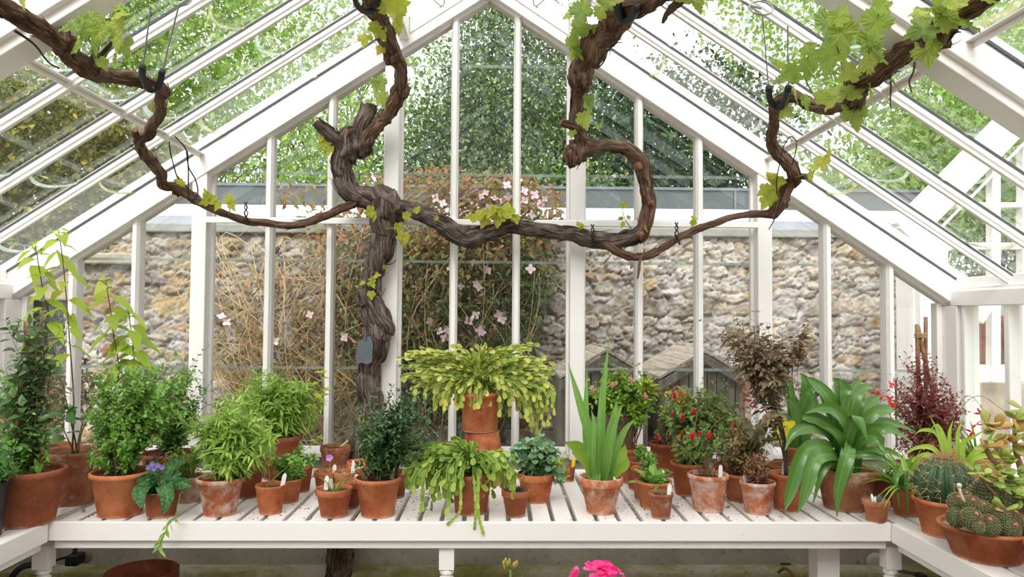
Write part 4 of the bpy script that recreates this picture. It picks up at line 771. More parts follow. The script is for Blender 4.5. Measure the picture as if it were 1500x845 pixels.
hanger('dark green padded loop round the thick branch near the apex', [(904, -12, 3.2), (905, 8, 3.1), (911, 26, 3.0), (922, 28, 2.98), (934, 10, 3.0)], [[(904, -10, 3.2), (902, -50, 3.18)], [(934, 12, 3.0), (940, -40, 3.0)]], None, 14)
def string(label, polys, r=.003, cat='string', name='twine_loop', mat=TWINE):
    m = MB()
    for p in polys: wire(m, p, r, 24)
    o = m.build(name, mat); return tag(o, label, cat)
string('long loop of black twine hanging from the left roof rail', [[(256, 200, 3.3), (268, 212, 3.35), (275, 225, 3.4), (276, 245, 3.45), (286, 262, 3.5), (290, 282, 3.52), (283, 294, 3.52), (276, 285, 3.5), (276, 250, 3.45), (273, 222, 3.4)], [(248, 208, 3.3), (250, 225, 3.35), (258, 255, 3.4), (262, 262, 3.45)]])
string('black twine tied from the right roof rail to the vine arm', [[(1168, 208, 3.1), (1158, 200, 3.12), (1148, 215, 3.2), (1142, 240, 3.3), (1138, 262, 3.4), (1138, 285, 3.45)], [(1167, 210, 3.1), (1165, 225, 3.15), (1160, 242, 3.2)], [(1150, 262, 3.5), (1145, 290, 3.5), (1135, 320, 3.52), (1126, 336, 3.54)]], .0026)
for px, py, Y, lb in ((360, 312, 3.66, 'black chain tie holding the thin left cane to the rail'), (868, 345, 3.72, 'black wire tie round the thick cordon'), (991, 342, 3.66, 'black wire tie on the thin right cane below the rail')):
    m = MB(); wire(m, [(px-2, py-16, Y), (px+2, py-8, Y-.02), (px-2, py, Y-.03), (px+3, py+10, Y-.025), (px+5, py+16, Y)], .004, 16); wire(m, [(px+2, py-16, Y), (px-2, py-8, Y-.025), (px+3, py, Y-.035), (px-3, py+12, Y-.02)], .003, 16); tag(m.build('vine_tie', BLACK), lb, 'tie')
# slate tag on the trunk
st = thing('slate_tag', 'grey slate plant tag hung by a string on the vine trunk', 'tag', tuple(W(536, 535, 3.68)))
c = [(525, 500), (535, 494), (543, 492), (546, 505), (545, 530), (540, 533), (536, 533), (529, 531), (523, 533), (521, 520)]; m = MB()
a = np.array([W(x, y, 3.70) for x, y in c]); b = a+V3(0, .007, 0); n = len(c); i = np.arange(n); j = (i+1) % n
m.add(np.concatenate([a, b]), [np.stack([j, i, i+n, j+n], 1), i[None], (i+n)[::-1][None]]); m.build('slate', flat('slate', '5A6068', .6, 0, .12, 30, .2), st, smooth=False)
m = MB(); wire(m, [(536, 500, 3.697), (538, 475, 3.70), (537, 452, 3.73)], .0015); m.build('cord', TWINE, st)
# casement stays at the apex
for px, sg, lb in ((645, -1, 'left'), (787, 1, 'right')):
    s = thing('window_stay', 'small white casement stay hook near the apex, %s of the ridge' % lb, 'hook', tuple(W(px, 5, 3.82))); m = MB()
    wire(m, [(px+sg*18, -8, 3.80), (px, 8, 3.80), (px-sg*5, 6, 3.80), (px-sg*6, -6, 3.80)], .004, 20); m.build('arm', PAINT, s)
    m = MB(); ball(m, W(px, 9, 3.80), .010); m.build('knob', PAINT, s)
# ================================================================ pots
POTS = []
def pot_profile(style, r0, r1, H):
    t = max(.004, r1*.07)
    if style == 'band':   # straight sided pot with a deep collar
        c = H*.76; rc = r0+(r1-r0)*.74-.001
        o = [(r0*.94, 0), (r0, H*.02), (rc, c-.002), (r1*.985, c+.001), (r1, c+H*.03), (r1*1.01, H*.965), (r1*.985, H)]
    elif style == 'roll': # rounded lip
        rc = r1*.93; o = [(r0*.95, 0), (r0, H*.02), (r0+(rc-r0)*.95, H*.86), (r1*.985, H*.885), (r1*1.01, H*.93), (r1, H*.98), (r1*.965, H)]
    elif style == 'bulge':
        o = [(r0*.96, 0), (r0*1.02, H*.03), (r0*1.03, H*.06), (r0+(r1-r0)*.35, H*.35), (r0+(r1-r0)*.72, H*.78), (r1*.90, H*.85), (r1*1.0, H*.90), (r1*1.02, H*.955), (r1*.97, H)]
    else:                 # thin lip
        o = [(r0*.95, 0), (r0, H*.02), (r1*.965, H*.90), (r1, H*.92), (r1*1.005, H*.985), (r1*.98, H)]
    return o+[(r1-t*1.3, H*.995), (r1-t*1.6, H*.93), (r1-t*1.8, H*.84), (max(.003, r0*.5), H*.80)]
LBLN = [0]
def pot(name, label, x, yr, yb, wr, wb_, style='band', mat=None, cat='potted plant', group='pots on the staging', soil=True, fill=.90, z0=ZB, Y=None, H=None, dx=0):
    mat = mat or TERRA
    if Y is None:
        p = WZ(x+dx, yb, z0); r0 = wb_/2*p[1]/FPX; c = V3(p[0]-(dx*p[1]/FPX), p[1]+r0*.9, z0); c[0] = W(x, yb, c[1])[0]
    else: c = W(x, yb, Y); c[2] = z0; r0 = wb_/2*Y/FPX
    r1 = wr/2*c[1]/FPX
    if H is None: H = W(x, yr, c[1])[2]-z0
    r0 = min(r0*c[1]/max(c[1]-r0, .1), r1*.98)
    root = thing(name, label, cat, c, group); m = MB(); lathe(m, pot_profile(style, r0, r1, H), c, 44, .006, rng.uniform(0, 6)); m.build('pot', mat, root)
    zs = c[2]+H*fill-.004; ri = r1*.90
    if soil:
        m = MB(); n, k = 7, 30; th = np.arange(k)*2*math.pi/k; rr = np.linspace(0, ri*.975, n); v = [[c[0], c[1], zs+.004]]
        for r in rr[1:]: v += [[c[0]+r*math.cos(t_), c[1]+r*math.sin(t_), zs+rng.normal(0, .0022)] for t_ in th]
        q = np.arange(k); q2 = (q+1) % k; fs = [np.stack([np.zeros(k, int), 1+q, 1+q2], 1)]+[np.stack([1+i*k+q, 1+(i+1)*k+q, 1+(i+1)*k+q2, 1+i*k+q2], 1) for i in range(n-2)]
        m.add(v, fs); m.build('soil', soil if soil is not True else SOIL, root)
    POTS.append((root.name, c[0], c[1], r0, r1, H))
    return dict(root=root, c=c, zs=zs, r=ri, Y=c[1], s=c[1]/FPX, H=H, r1=r1)
def plabel(I, ang=0., tilt=.12, h=.055, mat=None, rr=.72):
    c = I['c']; x, y = c[0]+I['r']*rr*math.cos(ang), c[1]+I['r']*rr*math.sin(ang); m = MB(); w = .008; z0, z1 = I['zs']-.015, I['zs']+h; t_ = tilt*h; d = .0012
    pr = [(-w, 0), (w, 0), (w, .85), (w*.6, .97), (0, 1), (-w*.6, .97), (-w, .85)]; a = np.array([[x+q+t_*s_, y, z0+(z1-z0)*s_] for q, s_ in pr]); n = 7; i = np.arange(n); j = (i+1) % n
    m.add(np.concatenate([a, a+V3(0, d, 0)]), [np.stack([i, j, j+n, i+n], 1), i[::-1][None], (i+n)[None]]); o = m.build('plant_label', mat or LABELW, I['root'], smooth=False); o['label'] = 'small white plastic plant label'
# ---------------------------------------------------------------- plant builders
def bush(I, ells, ns, nl, L, asp, tpl, lm, sm, rd=.08, start=.35, droop=.15, lw=.0018, shell=.5, base=.45, flat_=.5, tw=2, jitter=.25, ymax=3.80, leafname='foliage', vis0=0., pair=True):
    """stems from the soil to spots inside the measured outline (cx, cy, rx, ry, weight), side twigs, and leaves in pairs along them"""
    e = np.array([q[:4] for q in ells], float); w = np.array([(q[4] if len(q) > 4 else 1)*q[2]*q[3] for q in ells]); w = w/w.sum()
    m = MB(); P, D, N, LL = [], [], [], []; c = I['c']; s = I['s']
    def leafy(p, t0, n, k):
        t = np.linspace(t0, 1, n); x = np.linspace(0, 1, len(p)); pp = np.stack([np.interp(t, x, p[:, j]) for j in range(3)], 1); tg = nrm(np.gradient(p, axis=0)); tt = np.stack([np.interp(t, x, tg[:, j]) for j in range(3)], 1)
        an = np.arange(n)*1.65+rng.uniform(0, 6); ref = nrm(np.cross(tt, V3(.3, .5, .1))); r2 = np.cross(tt, ref); out = ref*np.cos(an)[:, None]+r2*np.sin(an)[:, None]
        sz = k*L*rng.uniform(.55, 1.25, n)*np.interp(t, [t0, .8, 1], [.85, 1, .6])
        for sg in (1, -1):
            P.append(pp); D.append(sg*out+tt*.55+rng.normal(0, jitter, (n, 3))); N.append(upish(n, flat_)+tt*.4); LL.append(sz*rng.uniform(.85, 1.1, n))
    for k in range(ns):
        q = e[rng.choice(len(e), p=w)]; an = rng.uniform(0, 6.283); rr = rng.uniform(0, 1)**shell
        tip = W(q[0]+q[2]*rr*math.cos(an), q[1]-q[3]*rr*math.sin(an), I['Y']+rd*rng.uniform(-1, 1)*math.sqrt(max(.1, 1-rr*rr*.7))); tip[1] = min(tip[1], ymax)
        a = rng.uniform(0, 6.28); b0 = V3(c[0], c[1], I['zs']-.004)+I['r']*base*rng.uniform(0, 1)*V3(math.cos(a), math.sin(a), 0)
        mid = b0+(tip-b0)*V3(.35, .35, .6)+rng.normal(0, .012, 3)
        p = spline([b0, mid, tip], 12); i0 = int(vis0*11); tube(m, p[i0:], np.linspace(lw, lw*.45, 12)[i0:], 4, caps=False)
        leafy(p, start, nl, 1.)
        h = np.linalg.norm(tip-b0)
        for t_ in range(tw):
            i = rng.integers(int(11*max(start, .35)), 11); d = nrm(nrm(p[min(11, i+1)]-p[i])+rvec(1)[0]*.9); e_ = p[i]+d*h*rng.uniform(.12, .24); e_[1] = min(e_[1], ymax)
            z_ = spline([p[i], (p[i]+e_)/2+V3(0, 0, .006), e_], 6); tube(m, z_, lw*.4, 3, caps=False); leafy(z_, .3, max(2, nl//3), .9)
    m.build('stems', sm, I['root'])['kind'] = 'stuff'
    P, D, N, LL = map(np.concatenate, (P, D, N, LL)); m = MB(); leaves(m, tpl, P, D, N, LL, LL*asp, droop); o = m.build(leafname, lm, I['root'], smooth=False, uv=True); o['kind'] = 'stuff'; return P
def straps(I, specs, lm, wid, fold=.3, name='leaf', n=16):
    """strap leaves, each a part: (list of (x, y, dY) measured along the blade, width px)"""
    for pts, w in specs:
        q = [W(a, b, I['Y']+d) for a, b, d in pts]; bx = max(-.62, min(.62, (q[0][0]-I['c'][0])/I['r']*.75))*I['r']; p = [V3(I['c'][0]+bx+rng.normal(0, .003), I['c'][1]+rng.normal(0, .008), I['zs']-.005)]+q
        t = nrm(p[-1]-p[0]); side = np.cross(t, V3(0, -1, .35)); m = MB(); ribbon(m, p, np.array(wid)*w*I['s'], side, fold, n); m.build(name, lm, I['root'], uv=True)
def rosette(I, n, L, w, lm, el=(20, 70), arch=.5, wid=(.5, 1, .95, .6, .05), az=(0, 6.283), name='leaf', fold=.3, base=.3, Lj=.2, as_one=False):
    M_ = MB()
    for k in range(n):
        a = rng.uniform(*az) if az != (0, 6.283) else k*2.4+rng.uniform(-.3, .3); e_ = math.radians(rng.uniform(*el)); l = L*rng.uniform(1-Lj, 1+Lj); d = V3(math.cos(a), math.sin(a), 0)
        b = V3(*I['c'][:2], I['zs']-.004)+d*I['r']*base*rng.uniform(0, 1); p = [b]
        for q in (.33, .66, 1): p.append(b+d*l*q*math.cos(e_)*(1+.25*q*arch)+V3(0, 0, l*(q*math.sin(e_)-arch*q*q*.55)))
        m = M_ if as_one else MB(); ribbon(m, p, np.array(wid)*w, np.cross(d, [0, 0, 1]), fold, 14)
        if not as_one: m.build(name, lm, I['root'], uv=True)
    if as_one: stuff(M_.build('leaves', lm, I['root'], uv=True))
def flower_parts(I, pts, make, mat, name='flower'):
    for p in pts: m = MB(); make(m, p); o = m.build(name, mat, I['root'])
# ================================================================ the potted plants, from the left end of the staging to the right
LM_DARK = leafmat('dark_climber_leaf', ('3A5A38', '48683C', '5C7A46', '426048', '7A9256'), .2, .3); LM_LIME = leafmat('lime_leaf', ('98B43A', 'B2C64A', '88A63E', 'C4CE58'), .5)
LM_OREG = leafmat('mint_green_leaf', ('6A9A3C', '7EAE48', '96BE5A', '5C8A36', 'A8CC6E', '74A444'), .35); LM_OREGD = leafmat('mint_dark_leaf', ('4E7A38', '5E8C42', '76A050', '44702F'), .3)
LM_LANCE = leafmat('lance_leaf', ('76A440', '8EB84C', 'A8C85E', '648E38', 'BCD46C'), .4); LM_MYRT = leafmat('myrtle_leaf', ('35522C', '426434', '527640', '6A8E50', '3A5A32'), .2, .28, spec=.5)
LM_CACT = leafmat('christmas_cactus_leaf', ('A2B446', 'BCC65A', 'D8D070', '8CA844', 'E4D87E', 'C8CC62'), .3, .4); LM_CACT2 = leafmat('christmas_cactus_lower', ('88A63E', 'A4BC50', 'BECB60', '76963A', '9AB44E'), .3, .4)
LM_STRAP = leafmat('lily_leaf', ('6A9A44', '7AA84E', '8CB45C'), .35, .35, midrib='A4C878'); LM_CLIV = leafmat('clivia_leaf', ('44702A', '548034', '668F42', '3C6626'), .22, .24, midrib='78A850', spec=.6)
LM_FUCH = leafmat('fuchsia_leaf', ('56783E', '688C48', '82A458', '4E6E38', '95A456'), .3); LM_FUCHL = leafmat('fuchsia_light', ('6FA03C', '8AB84A', '5C8E38', 'B4C83E', 'A0BE52'), .4)
LM_BROWN = leafmat('dry_brown_leaf', ('8A6A54', '9C7860', '7A6650', 'A88666', '766048', '8A8460'), .25); LM_DUST = leafmat('dusty_red_leaf', ('A08662', 'B0986E', '92824E', 'C0A078', 'A0745A', '868C54'), .3)
LM_MAR = leafmat('maroon_leaf', ('8A2E40', 'A83C54', 'BC4C68', '70323C', '8E4C40', '82663E'), .25); LM_SPID = leafmat('spider_leaf', ('86AE38', 'A2C448', 'BCD458', '78A034'), .4)
LM_GREY = leafmat('nasturtium_leaf', ('5E8A6A', '76A07C', '4C7A58', '8CB08A', 'A8C08A'), .35); LM_YG = leafmat('yellow_green_leaf', ('C8CC3A', 'D8D84E', 'A8BC3A'), .5)
LM_JADE = leafmat('jade_leaf', ('94A848', 'B4B456', '8A9E44', 'CC9A58', 'D08058', 'C8B060'), .15, .3); LM_STREP = leafmat('streptocarpus_leaf', ('44763A', '528244', '386632'), .15, .5, midrib='7AA468', pucker=70)
RED = leafmat('red_flower', ('C8102A', 'D81C34', 'B00C24'), .3); PURP = leafmat('purple_flower', ('9A7AC8', 'B094D8', '8668B8'), .4); ORNG = leafmat('red_orange_flower', ('E03A24', 'E84A34'), .4); MAG = leafmat('magenta_petal', ('F0288A', 'FF4AA0', 'E81C7C', 'FF6AB4'), .35); PALEP = leafmat('pale_pink_flower', ('F0A0B4', 'E88AA8'), .4)
BLKP = flat('black_plastic', '1B1D20', .45)

I = pot('black_pot', 'black plastic pot with a green bushy plant, at the very left edge of the bench', -34, 705, 796, 78, 58, 'plain', BLKP)
bush(I, [(-10, 655, 40, 50), (5, 690, 18, 22)], 40, 9, .03, .5, T_OVATE, LM_OREGD, STEMG, .07)
I = pot('potted_climber', 'dark-leaved climber on bamboo canes in the big terracotta pot at the left bench corner', 40, 686, 775, 97, 68, 'roll', TERRA_D, dx=-4)
for pts in ([(52, 690, .02), (50, 640, .03), (56, 560, .05), (62, 455, .08)], [(16, 700, -.04), (24, 640, -.02), (34, 560, 0), (42, 470, .05)], [(62, 690, 0), (58, 620, .0), (40, 500, .05), (38, 470, .06)]):
    m = MB(); tube(m, spline([W(a, b, I['Y']+d) for a, b, d in pts], 14), .0085, 8); m.build('cane', CANE, I['root'])
bush(I, [(30, 520, 48, 60), (20, 590, 46, 60), (64, 560, 38, 70), (15, 650, 25, 35), (45, 470, 34, 34, .6)], 42, 9, .056, .5, T_OVATE, LM_DARK, STEMB, .10, .25, tw=1)
I2 = dict(I); bush(I2, [(20, 640, 32, 35), (8, 560, 22, 40, .6), (50, 660, 26, 25, .6)], 30, 8, .034, .55, T_OVATE, LM_OREG, STEMG, .08, .3, leafname='new_leaves')
I = pot('terracotta_bowl', 'wide shallow terracotta bowl with a red-flowered plant, behind the big left pots', 30, 655, 712, 132, 92, 'roll', TERRA_O)
bush(I, [(30, 610, 50, 35), (0, 600, 30, 30), (75, 600, 30, 40)], 45, 9, .03, .5, T_OVATE, LM_DUST, STEMD, .10)
for px, py in ((8, 606), (12, 612), (2, 616), (6, 608)): m = MB(); p = W(px, py, I['Y']-.2); leaves(m, T_LANCE, np.tile(p, (4, 1)), rvec(4), upish(4), .028, .011); m.build('flower', ORNG, I['root'])
I = pot('potted_lantern_plant', 'tall lime-leaved plant in the old terracotta pot with a pale band, back left', 107, 658, 742, 84, 60, 'bulge', TERRA_M, group='pots on the staging')
def stemmed(I, polys, nl, L, asp, tpl, lm, sm, r=.003, t0=.45, tipgreen=True, droop=.35, rot=2.4):
    for pl in polys:
        p = spline([V3(I['c'][0]+rng.normal(0, .012), I['c'][1]+rng.normal(0, .012), I['zs']-.005)]+[W(a, b, I['Y']+d) for a, b, d in pl], 30); m = MB(); tube(m, p, np.linspace(r, r*.5, 30), 6); o = m.build('stem', sm, I['root'])
        t = np.concatenate([np.linspace(t0, .97, nl), np.linspace(.95, 1, 6) if tipgreen else []]); q = np.stack([np.interp(t, np.linspace(0, 1, 30), p[:, j]) for j in range(3)], 1); n = len(t)
        an = np.arange(n)*rot+rng.uniform(0, 6); D = np.stack([np.cos(an), np.sin(an)*.8, .15+.2*rng.normal(size=n)], 1); D[nl:, 2] += .9
        l = L*rng.uniform(.75, 1.2, n); l[nl:] *= .55; m = MB(); leaves(m, tpl, q, D, upish(n, .3), l, l*asp, droop); lo = m.build('leaves', lm, I['root'], uv=True); lo['kind'] = 'stuff'
stemmed(I, [[(100, 600, 0), (76, 500, .03), (62, 420, .05), (52, 360, .06)], [(108, 590, 0), (102, 500, .04), (94, 400, .06), (86, 338, .06)]], 17, .105, .5, T_OVATE, LM_LIME, STEMB, .004, .45, droop=.8)
stemmed(I, [[(125, 620, .1), (172, 560, .12), (165, 480, .12), (155, 410, .12)], [(130, 600, .1), (190, 540, .14), (195, 510, .14), (188, 455, .14)]], 16, .105, .52, T_OVATE, LM_LIME, STEMB, .0035, .5, droop=.8)
stemmed(I, [[(98, 640, -.03), (92, 620, -.05), (100, 600, -.08)]], 8, .085, .55, T_OVATE, LM_OREGD, STEMG, .003, .3)
I = pot('potted_herb', 'bushy small-leaved green herb mound in an orange terracotta pot, third from the left front', 176, 689, 760, 83, 58, 'roll', TERRA_O)
bush(I, [(180, 600, 62, 65, 1.3), (165, 650, 42, 42), (235, 575, 60, 45, 1.1), (180, 560, 60, 35, .8), (275, 560, 25, 35, .4)], 210, 12, .027, .6, T_OVATE, LM_OREG, STEMB, .15, .3, .1, .0013, .5)
I = pot('potted_herb', 'dark clump of the same herb in a wide terracotta pot behind the front herb mound', 246, 662, 714, 76, 56, 'roll', TERRA_D)
bush(I, [(255, 610, 38, 42), (262, 570, 40, 40, .8)], 100, 11, .026, .58, T_OVATE, LM_OREGD, STEMD, .11, .25, .1, .0014)
stemmed(I, [[(262, 640, 0), (290, 590, 0), (312, 555, 0)], [(265, 645, 0), (295, 600, 0), (318, 590, 0)]], 6, .02, .5, T_OVATE, LM_OREGD, STEMD, .002, .5)
I = pot('potted_streptocarpus', 'small pot of broad crinkled leaves with lilac flowers, at the front edge on the left', 236, 718, 760, 47, 38, 'plain', TERRA_D)
for pts, w in (([(218, 712, -.04), (206, 722, -.08), (208, 744, -.10)], 24), ([(240, 712, -.08), (246, 725, -.11), (240, 752, -.12)], 22), ([(222, 704, -.02), (210, 704, -.04), (200, 714, -.05)], 18), ([(250, 704, 0), (258, 696, .02), (266, 694, .03)], 16), ([(225, 690, .02), (222, 678, .04), (212, 690, .03)], 20), ([(246, 690, .02), (258, 680, .05), (272, 676, .07)], 20), ([(252, 712, -.04), (268, 708, -.06), (280, 712, -.06)], 18)):
    straps(I, [(pts, w)], LM_STREP, (.3, .85, 1, .85, .15), .3)
rosette(I, 12, .075, .032, LM_STREP, (15, 60), .6, (.3, .85, 1, .85, .15))
def violet(m, p, s=.012): 
    k = 5; a = np.arange(k)*6.28/k; D = np.stack([np.cos(a), np.full(k, -.5), np.sin(a)], 1); leaves(m, T_ROUND, np.tile(p, (k, 1)), D, np.tile(V3(0, -1, .2), (k, 1)), s, s*.9)
for px, py in ((218, 684), (224, 679), (232, 681), (226, 686), (238, 684), (256, 702), (258, 708)):
    m = MB(); q = W(px, py, I['Y']-.03); violet(m, q); m.build('flower', PURP, I['root'])
m = MB(); tube(m, spline([V3(I['c'][0], I['c'][1], I['zs']), W(230, 700, I['Y']), W(228, 684, I['Y']-.02)], 8), .0014, 5); m.build('flower_stalk', STEMG, I['root'])
I = pot('potted_trailer', 'small limed pot with a trailing stem that hangs over the bench edge', 277, 696, 737, 46, 36, 'band', TERRA_W)
bush(I, [(275, 670, 32, 28), (250, 660, 22, 18, .5)], 26, 8, .03, .35, T_LANCE, LM_LANCE, STEMG, .06)
p = [V3(*I['c'][:2], I['zs']), W(283, 702, I['Y']-.08), W(266, 720, 2.80), W(258, 752, 2.73), W(246, 770, 2.71), W(240, 785, 2.71), W(232, 803, 2.71)]; m = MB(); q = spline(p, 40); tube(m, q, .0016, 5); m.build('trailing_stem', STEMG, I['root'])
t = np.linspace(.5, 1, 14); P = np.stack([np.interp(t, np.linspace(0, 1, 40), q[:, j]) for j in range(3)], 1); m = MB(); D = rvec(14)*V3(1, .4, .3)+V3(0, -.2, -.7); leaves(m, T_LANCE, P, D, rvec(14)+V3(0, -1, .3), .036*rng.uniform(.7, 1.2, 14), .011, .1); stuff(m.build('leaves', LM_LANCE, I['root'], uv=True))
I = pot('potted_penstemon', 'narrow-leaved leggy green plant in a limed terracotta pot with white spots', 322, 698, 758, 67, 43, 'roll', TERRA_W)
bush(I, [(330, 620, 48, 45), (350, 655, 50, 35), (300, 640, 30, 35, .8), (365, 610, 35, 45, .8)], 95, 12, .058, .22, T_LANCE, LM_LANCE, STEMB, .13, .25, .2, .0018, .45); plabel(I, .3, -.1)
I = pot('terracotta_pot', 'plain terracotta pot half hidden right behind the white-spotted pot', 360, 676, 731, 52, 38, 'roll', TERRA_D)
bush(I, [(372, 640, 30, 32)], 24, 9, .045, .22, T_LANCE, LM_LANCE, STEMG, .06)
I = pot('potted_seedling', 'slim smooth orange pot with one leaning leggy seedling', 396, 709, 755, 44, 31, 'plain', TERRA_O)
stemmed(I, [[(402, 700, .0), (425, 680, .03), (452, 655, .06), (470, 640, .08)], [(395, 695, 0), (388, 670, .02), (384, 655, .03)]], 7, .03, .5, T_OVATE, LM_LIME, STEMG, .0016, .55); plabel(I, .3, .25)
I = pot('potted_seedling', 'terracotta pot of round-leaved greens, just behind the slim orange pot', 421, 700, 738, 41, 30, 'plain', TERRA_O)
bush(I, [(420, 685, 30, 20), (405, 672, 18, 14, .6)], 22, 7, .034, .5, T_OVATE, LM_OREG, STEMG, .05)
I = pot('terracotta_pot', 'small terracotta pot behind the round-leaved greens, nearly hidden', 439, 682, 722, 36, 27, 'plain', TERRA)
bush(I, [(445, 668, 16, 16)], 12, 7, .03, .45, T_OVATE, LM_OREG, STEMG, .04)
I = pot('potted_willow_leaf', 'tall willow-leaved plant in the large terracotta pot at the back, beside the left glazing bar', 409, 637, 704, 62, 46, 'roll', TERRA_D)
bush(I, [(405, 580, 50, 42), (375, 590, 35, 40, .8), (440, 590, 35, 40, .8), (400, 610, 45, 30)], 100, 12, .066, .2, T_LANCE, LM_LANCE, STEMG, .12, .25, .25, .002, .45)
stemmed(I, [[(440, 600, 0), (462, 570, 0), (475, 545, 0)], [(450, 610, -.05), (466, 590, -.08), (478, 570, -.1)]], 6, .055, .45, T_OVATE, LM_YG, STEMG, .0022, .5)
I = pot('potted_cyclamen', 'small collared pot with a thin grassy seedling, one mauve flower and white labels', 489, 714, 760, 53, 37, 'band', TERRA)
rosette(I, 14, .10, .0035, LM_SPID, (50, 85), .6, as_one=True); plabel(I, 2.6, .1); plabel(I, 2.0, -.1, .04)
m = MB(); q = [V3(*I['c'][:2], I['zs']), W(484, 695, I['Y']), W(483, 675, I['Y'])]; tube(m, spline(q, 8), .0012, 5); m.build('flower_stalk', STEMG, I['root']); m = MB(); violet(m, W(483, 670, I['Y']), .016); m.build('flower', leafmat('mauve', ('C88AD0', 'D8A0E0')), I['root'])
SEED = 'small seedling pots clustered behind the collared pot'
for x, yr, yb, wr, wb_, st_, mt, lb, nlab in ((479, 689, 730, 38, 28, 'band', TERRA, 'collared seedling pot directly behind the pot with the mauve flower', 1), (511, 704, 746, 40, 29, 'band', TERRA_D, 'seedling pot at the front right of the small cluster, beside the dark shrub pot', 1), (507, 690, 733, 36, 28, 'band', TERRA_M, 'pale weathered seedling pot in the middle of the small cluster', 1), (519, 683, 720, 36, 26, 'band', TERRA, 'seedling pot with two white labels, second row of the small cluster', 2), (527, 675, 708, 38, 28, 'band', TERRA_O, 'rearmost seedling pot of the small cluster, below the climber window bar', 0)):
    I = pot('seedling_pot', lb, x, yr, yb, wr, wb_, st_, mt, group=SEED, fill=.8)
    for k in range(nlab): plabel(I, 1.0+k*.8, .1*(-1)**k, .045)
    m = MB(); 
    for k in range(4): a = rng.uniform(0, 6.28); b = V3(*I['c'][:2], I['zs'])+I['r']*.5*V3(math.cos(a), math.sin(a), 0); tube(m, spline([b, b+V3(0, 0, .012), b+V3(rng.normal(0, .004), 0, .02)], 5), .0009, 4); leaves(m, T_OVATE, np.tile(b+V3(0, 0, .02), (3, 1)), rvec(3)*V3(1, 1, .2)+V3(0, 0, .2), upish(3), .013, .007)
    stuff(m.build('sprouts', LM_LANCE, I['root']))
I = pot('terracotta_pot', 'deep-collared old pot with a pale stick, at the back beside the vine trunk', 491, 653, 690, 44, 35, 'band', TERRA_M)
m = MB(); tube(m, spline([W(498, 655, I['Y']), W(510, 645, I['Y']+.02)], 4), .004, 6); m.build('stick', flat('pale_stick', 'D8C08A'), I['root'])
I = pot('potted_myrtle', 'dark evergreen twiggy shrub in an orange front pot, left of the lower Christmas cactus', 553, 698, 760, 67, 47, 'roll', TERRA_O)
bush(I, [(555, 630, 45, 40), (600, 620, 45, 50, .9), (540, 660, 30, 30, .7), (575, 590, 40, 25, .6), (620, 590, 30, 25, .4), (600, 655, 30, 25, .5)], 130, 11, .028, .44, T_OVATE, LM_MYRT, STEMD, .13, .3, .05, .0016, .45)
bush(I, [(535, 615, 14, 14), (600, 640, 24, 30, .5)], 8, 7, .022, .42, T_OVATE, LM_LIME, STEMG, .05, .5, leafname='new_leaves'); plabel(I, .6, .05, .05)
I = pot('terracotta_pot', 'terracotta pot showing only its right side behind the dark evergreen shrub', 576, 690, 731, 42, 32, 'roll', TERRA_D)
bush(I, [(590, 650, 24, 30)], 16, 9, .02, .42, T_OVATE, LM_MYRT, STEMD, .05)
# the two Christmas cacti and their pedestal
def xmas(I, ells, n, lm, seg=.038, ymax=3.8, rise=.05, out=.09):
    P, D, N, L = [], [], [], []; c = V3(*I['c'][:2], I['zs']+.01); sm = MB()
    e = np.array([q[:4] for q in ells], float); w = np.array([q[4] if len(q) > 4 else 1 for q in ells]); w = w/w.sum()
    for k in range(n):
        q = e[rng.choice(len(e), p=w)]; an = rng.uniform(0, 6.283); rr = rng.uniform(0, 1)**.5; tip = W(q[0]+q[2]*rr*math.cos(an), q[1]-q[3]*rr*math.sin(an), I['Y']+out*rng.uniform(-1, .8)-.02)
        h = tip-c; drop = max(0, -h[2]); top = c+h*V3(.66, .66, 0)+V3(0, 0, max(h[2]*.95, rise*rng.uniform(.6, 1.7)))
        p = spline([c, c+(top-c)*V3(.45, .45, .75), top, top+(tip-top)*V3(.85, .85, .42)+V3(0, 0, .006), tip], 50); Ls = np.concatenate([[0], np.cumsum(np.linalg.norm(np.diff(p, axis=0), axis=1))])
        ns = max(2, int(Ls[-1]*rng.uniform(.55, .8)/(seg*.86))); s = np.linspace(Ls[-1]-ns*seg*.86, Ls[-1], ns+1); s = s[s >= 0]; qq = np.stack([np.interp(s, Ls, p[:, j]) for j in range(3)], 1)
        tube(sm, p[:50:5], .0028, 4, caps=False); tw = nrm(V3(rng.normal(0, .5), -1, rng.normal(.35, .4)))
        for i in range(len(s)-1): d = qq[i+1]-qq[i]; P.append(qq[i]); D.append(d+rng.normal(0, .008, 3)); L.append(np.linalg.norm(d)*rng.uniform(1.0, 1.2)); N.append(tw+rng.normal(0, .35, 3))
    stuff(sm.build('stems', STEMG, I['root']))
    m = MB(); L = np.array(L); leaves(m, T_SEG, P, D, N, L, L*rng.uniform(.5, .7, len(L)), .06); stuff(m.build('foliage', lm, I['root'], uv=True))
PB = pot('upturned_pot', 'upturned terracotta pot used as a stand under the upper cactus', 706, 631, 713, 72, 72, 'plain', TERRA, 'pot', None, soil=False)
bpy.data.objects.remove([o for o in PB['root'].children if o.name.startswith('pot')][0]); c = PB['c']; H = PB['H']; m = MB(); R1, R0 = PB['r1'], PB['r1']*.66
lathe(m, [(R1*.92, 0), (R1, 0), (R1*1.01, H*.03), (R1, H*.16), (R1*.94, H*.175), (R0*1.0, H*.985), (R0*.96, H), (.002, H)], c, 44); m.build('pot', TERRA, PB['root'])
I = pot('potted_christmas_cactus', 'big drooping yellow-green Christmas cactus in the upper pot on the upturned stand', 703, 574, 631, 58, 50, 'roll', TERRA_O, z0=c[2]+H+.0005, Y=c[1])
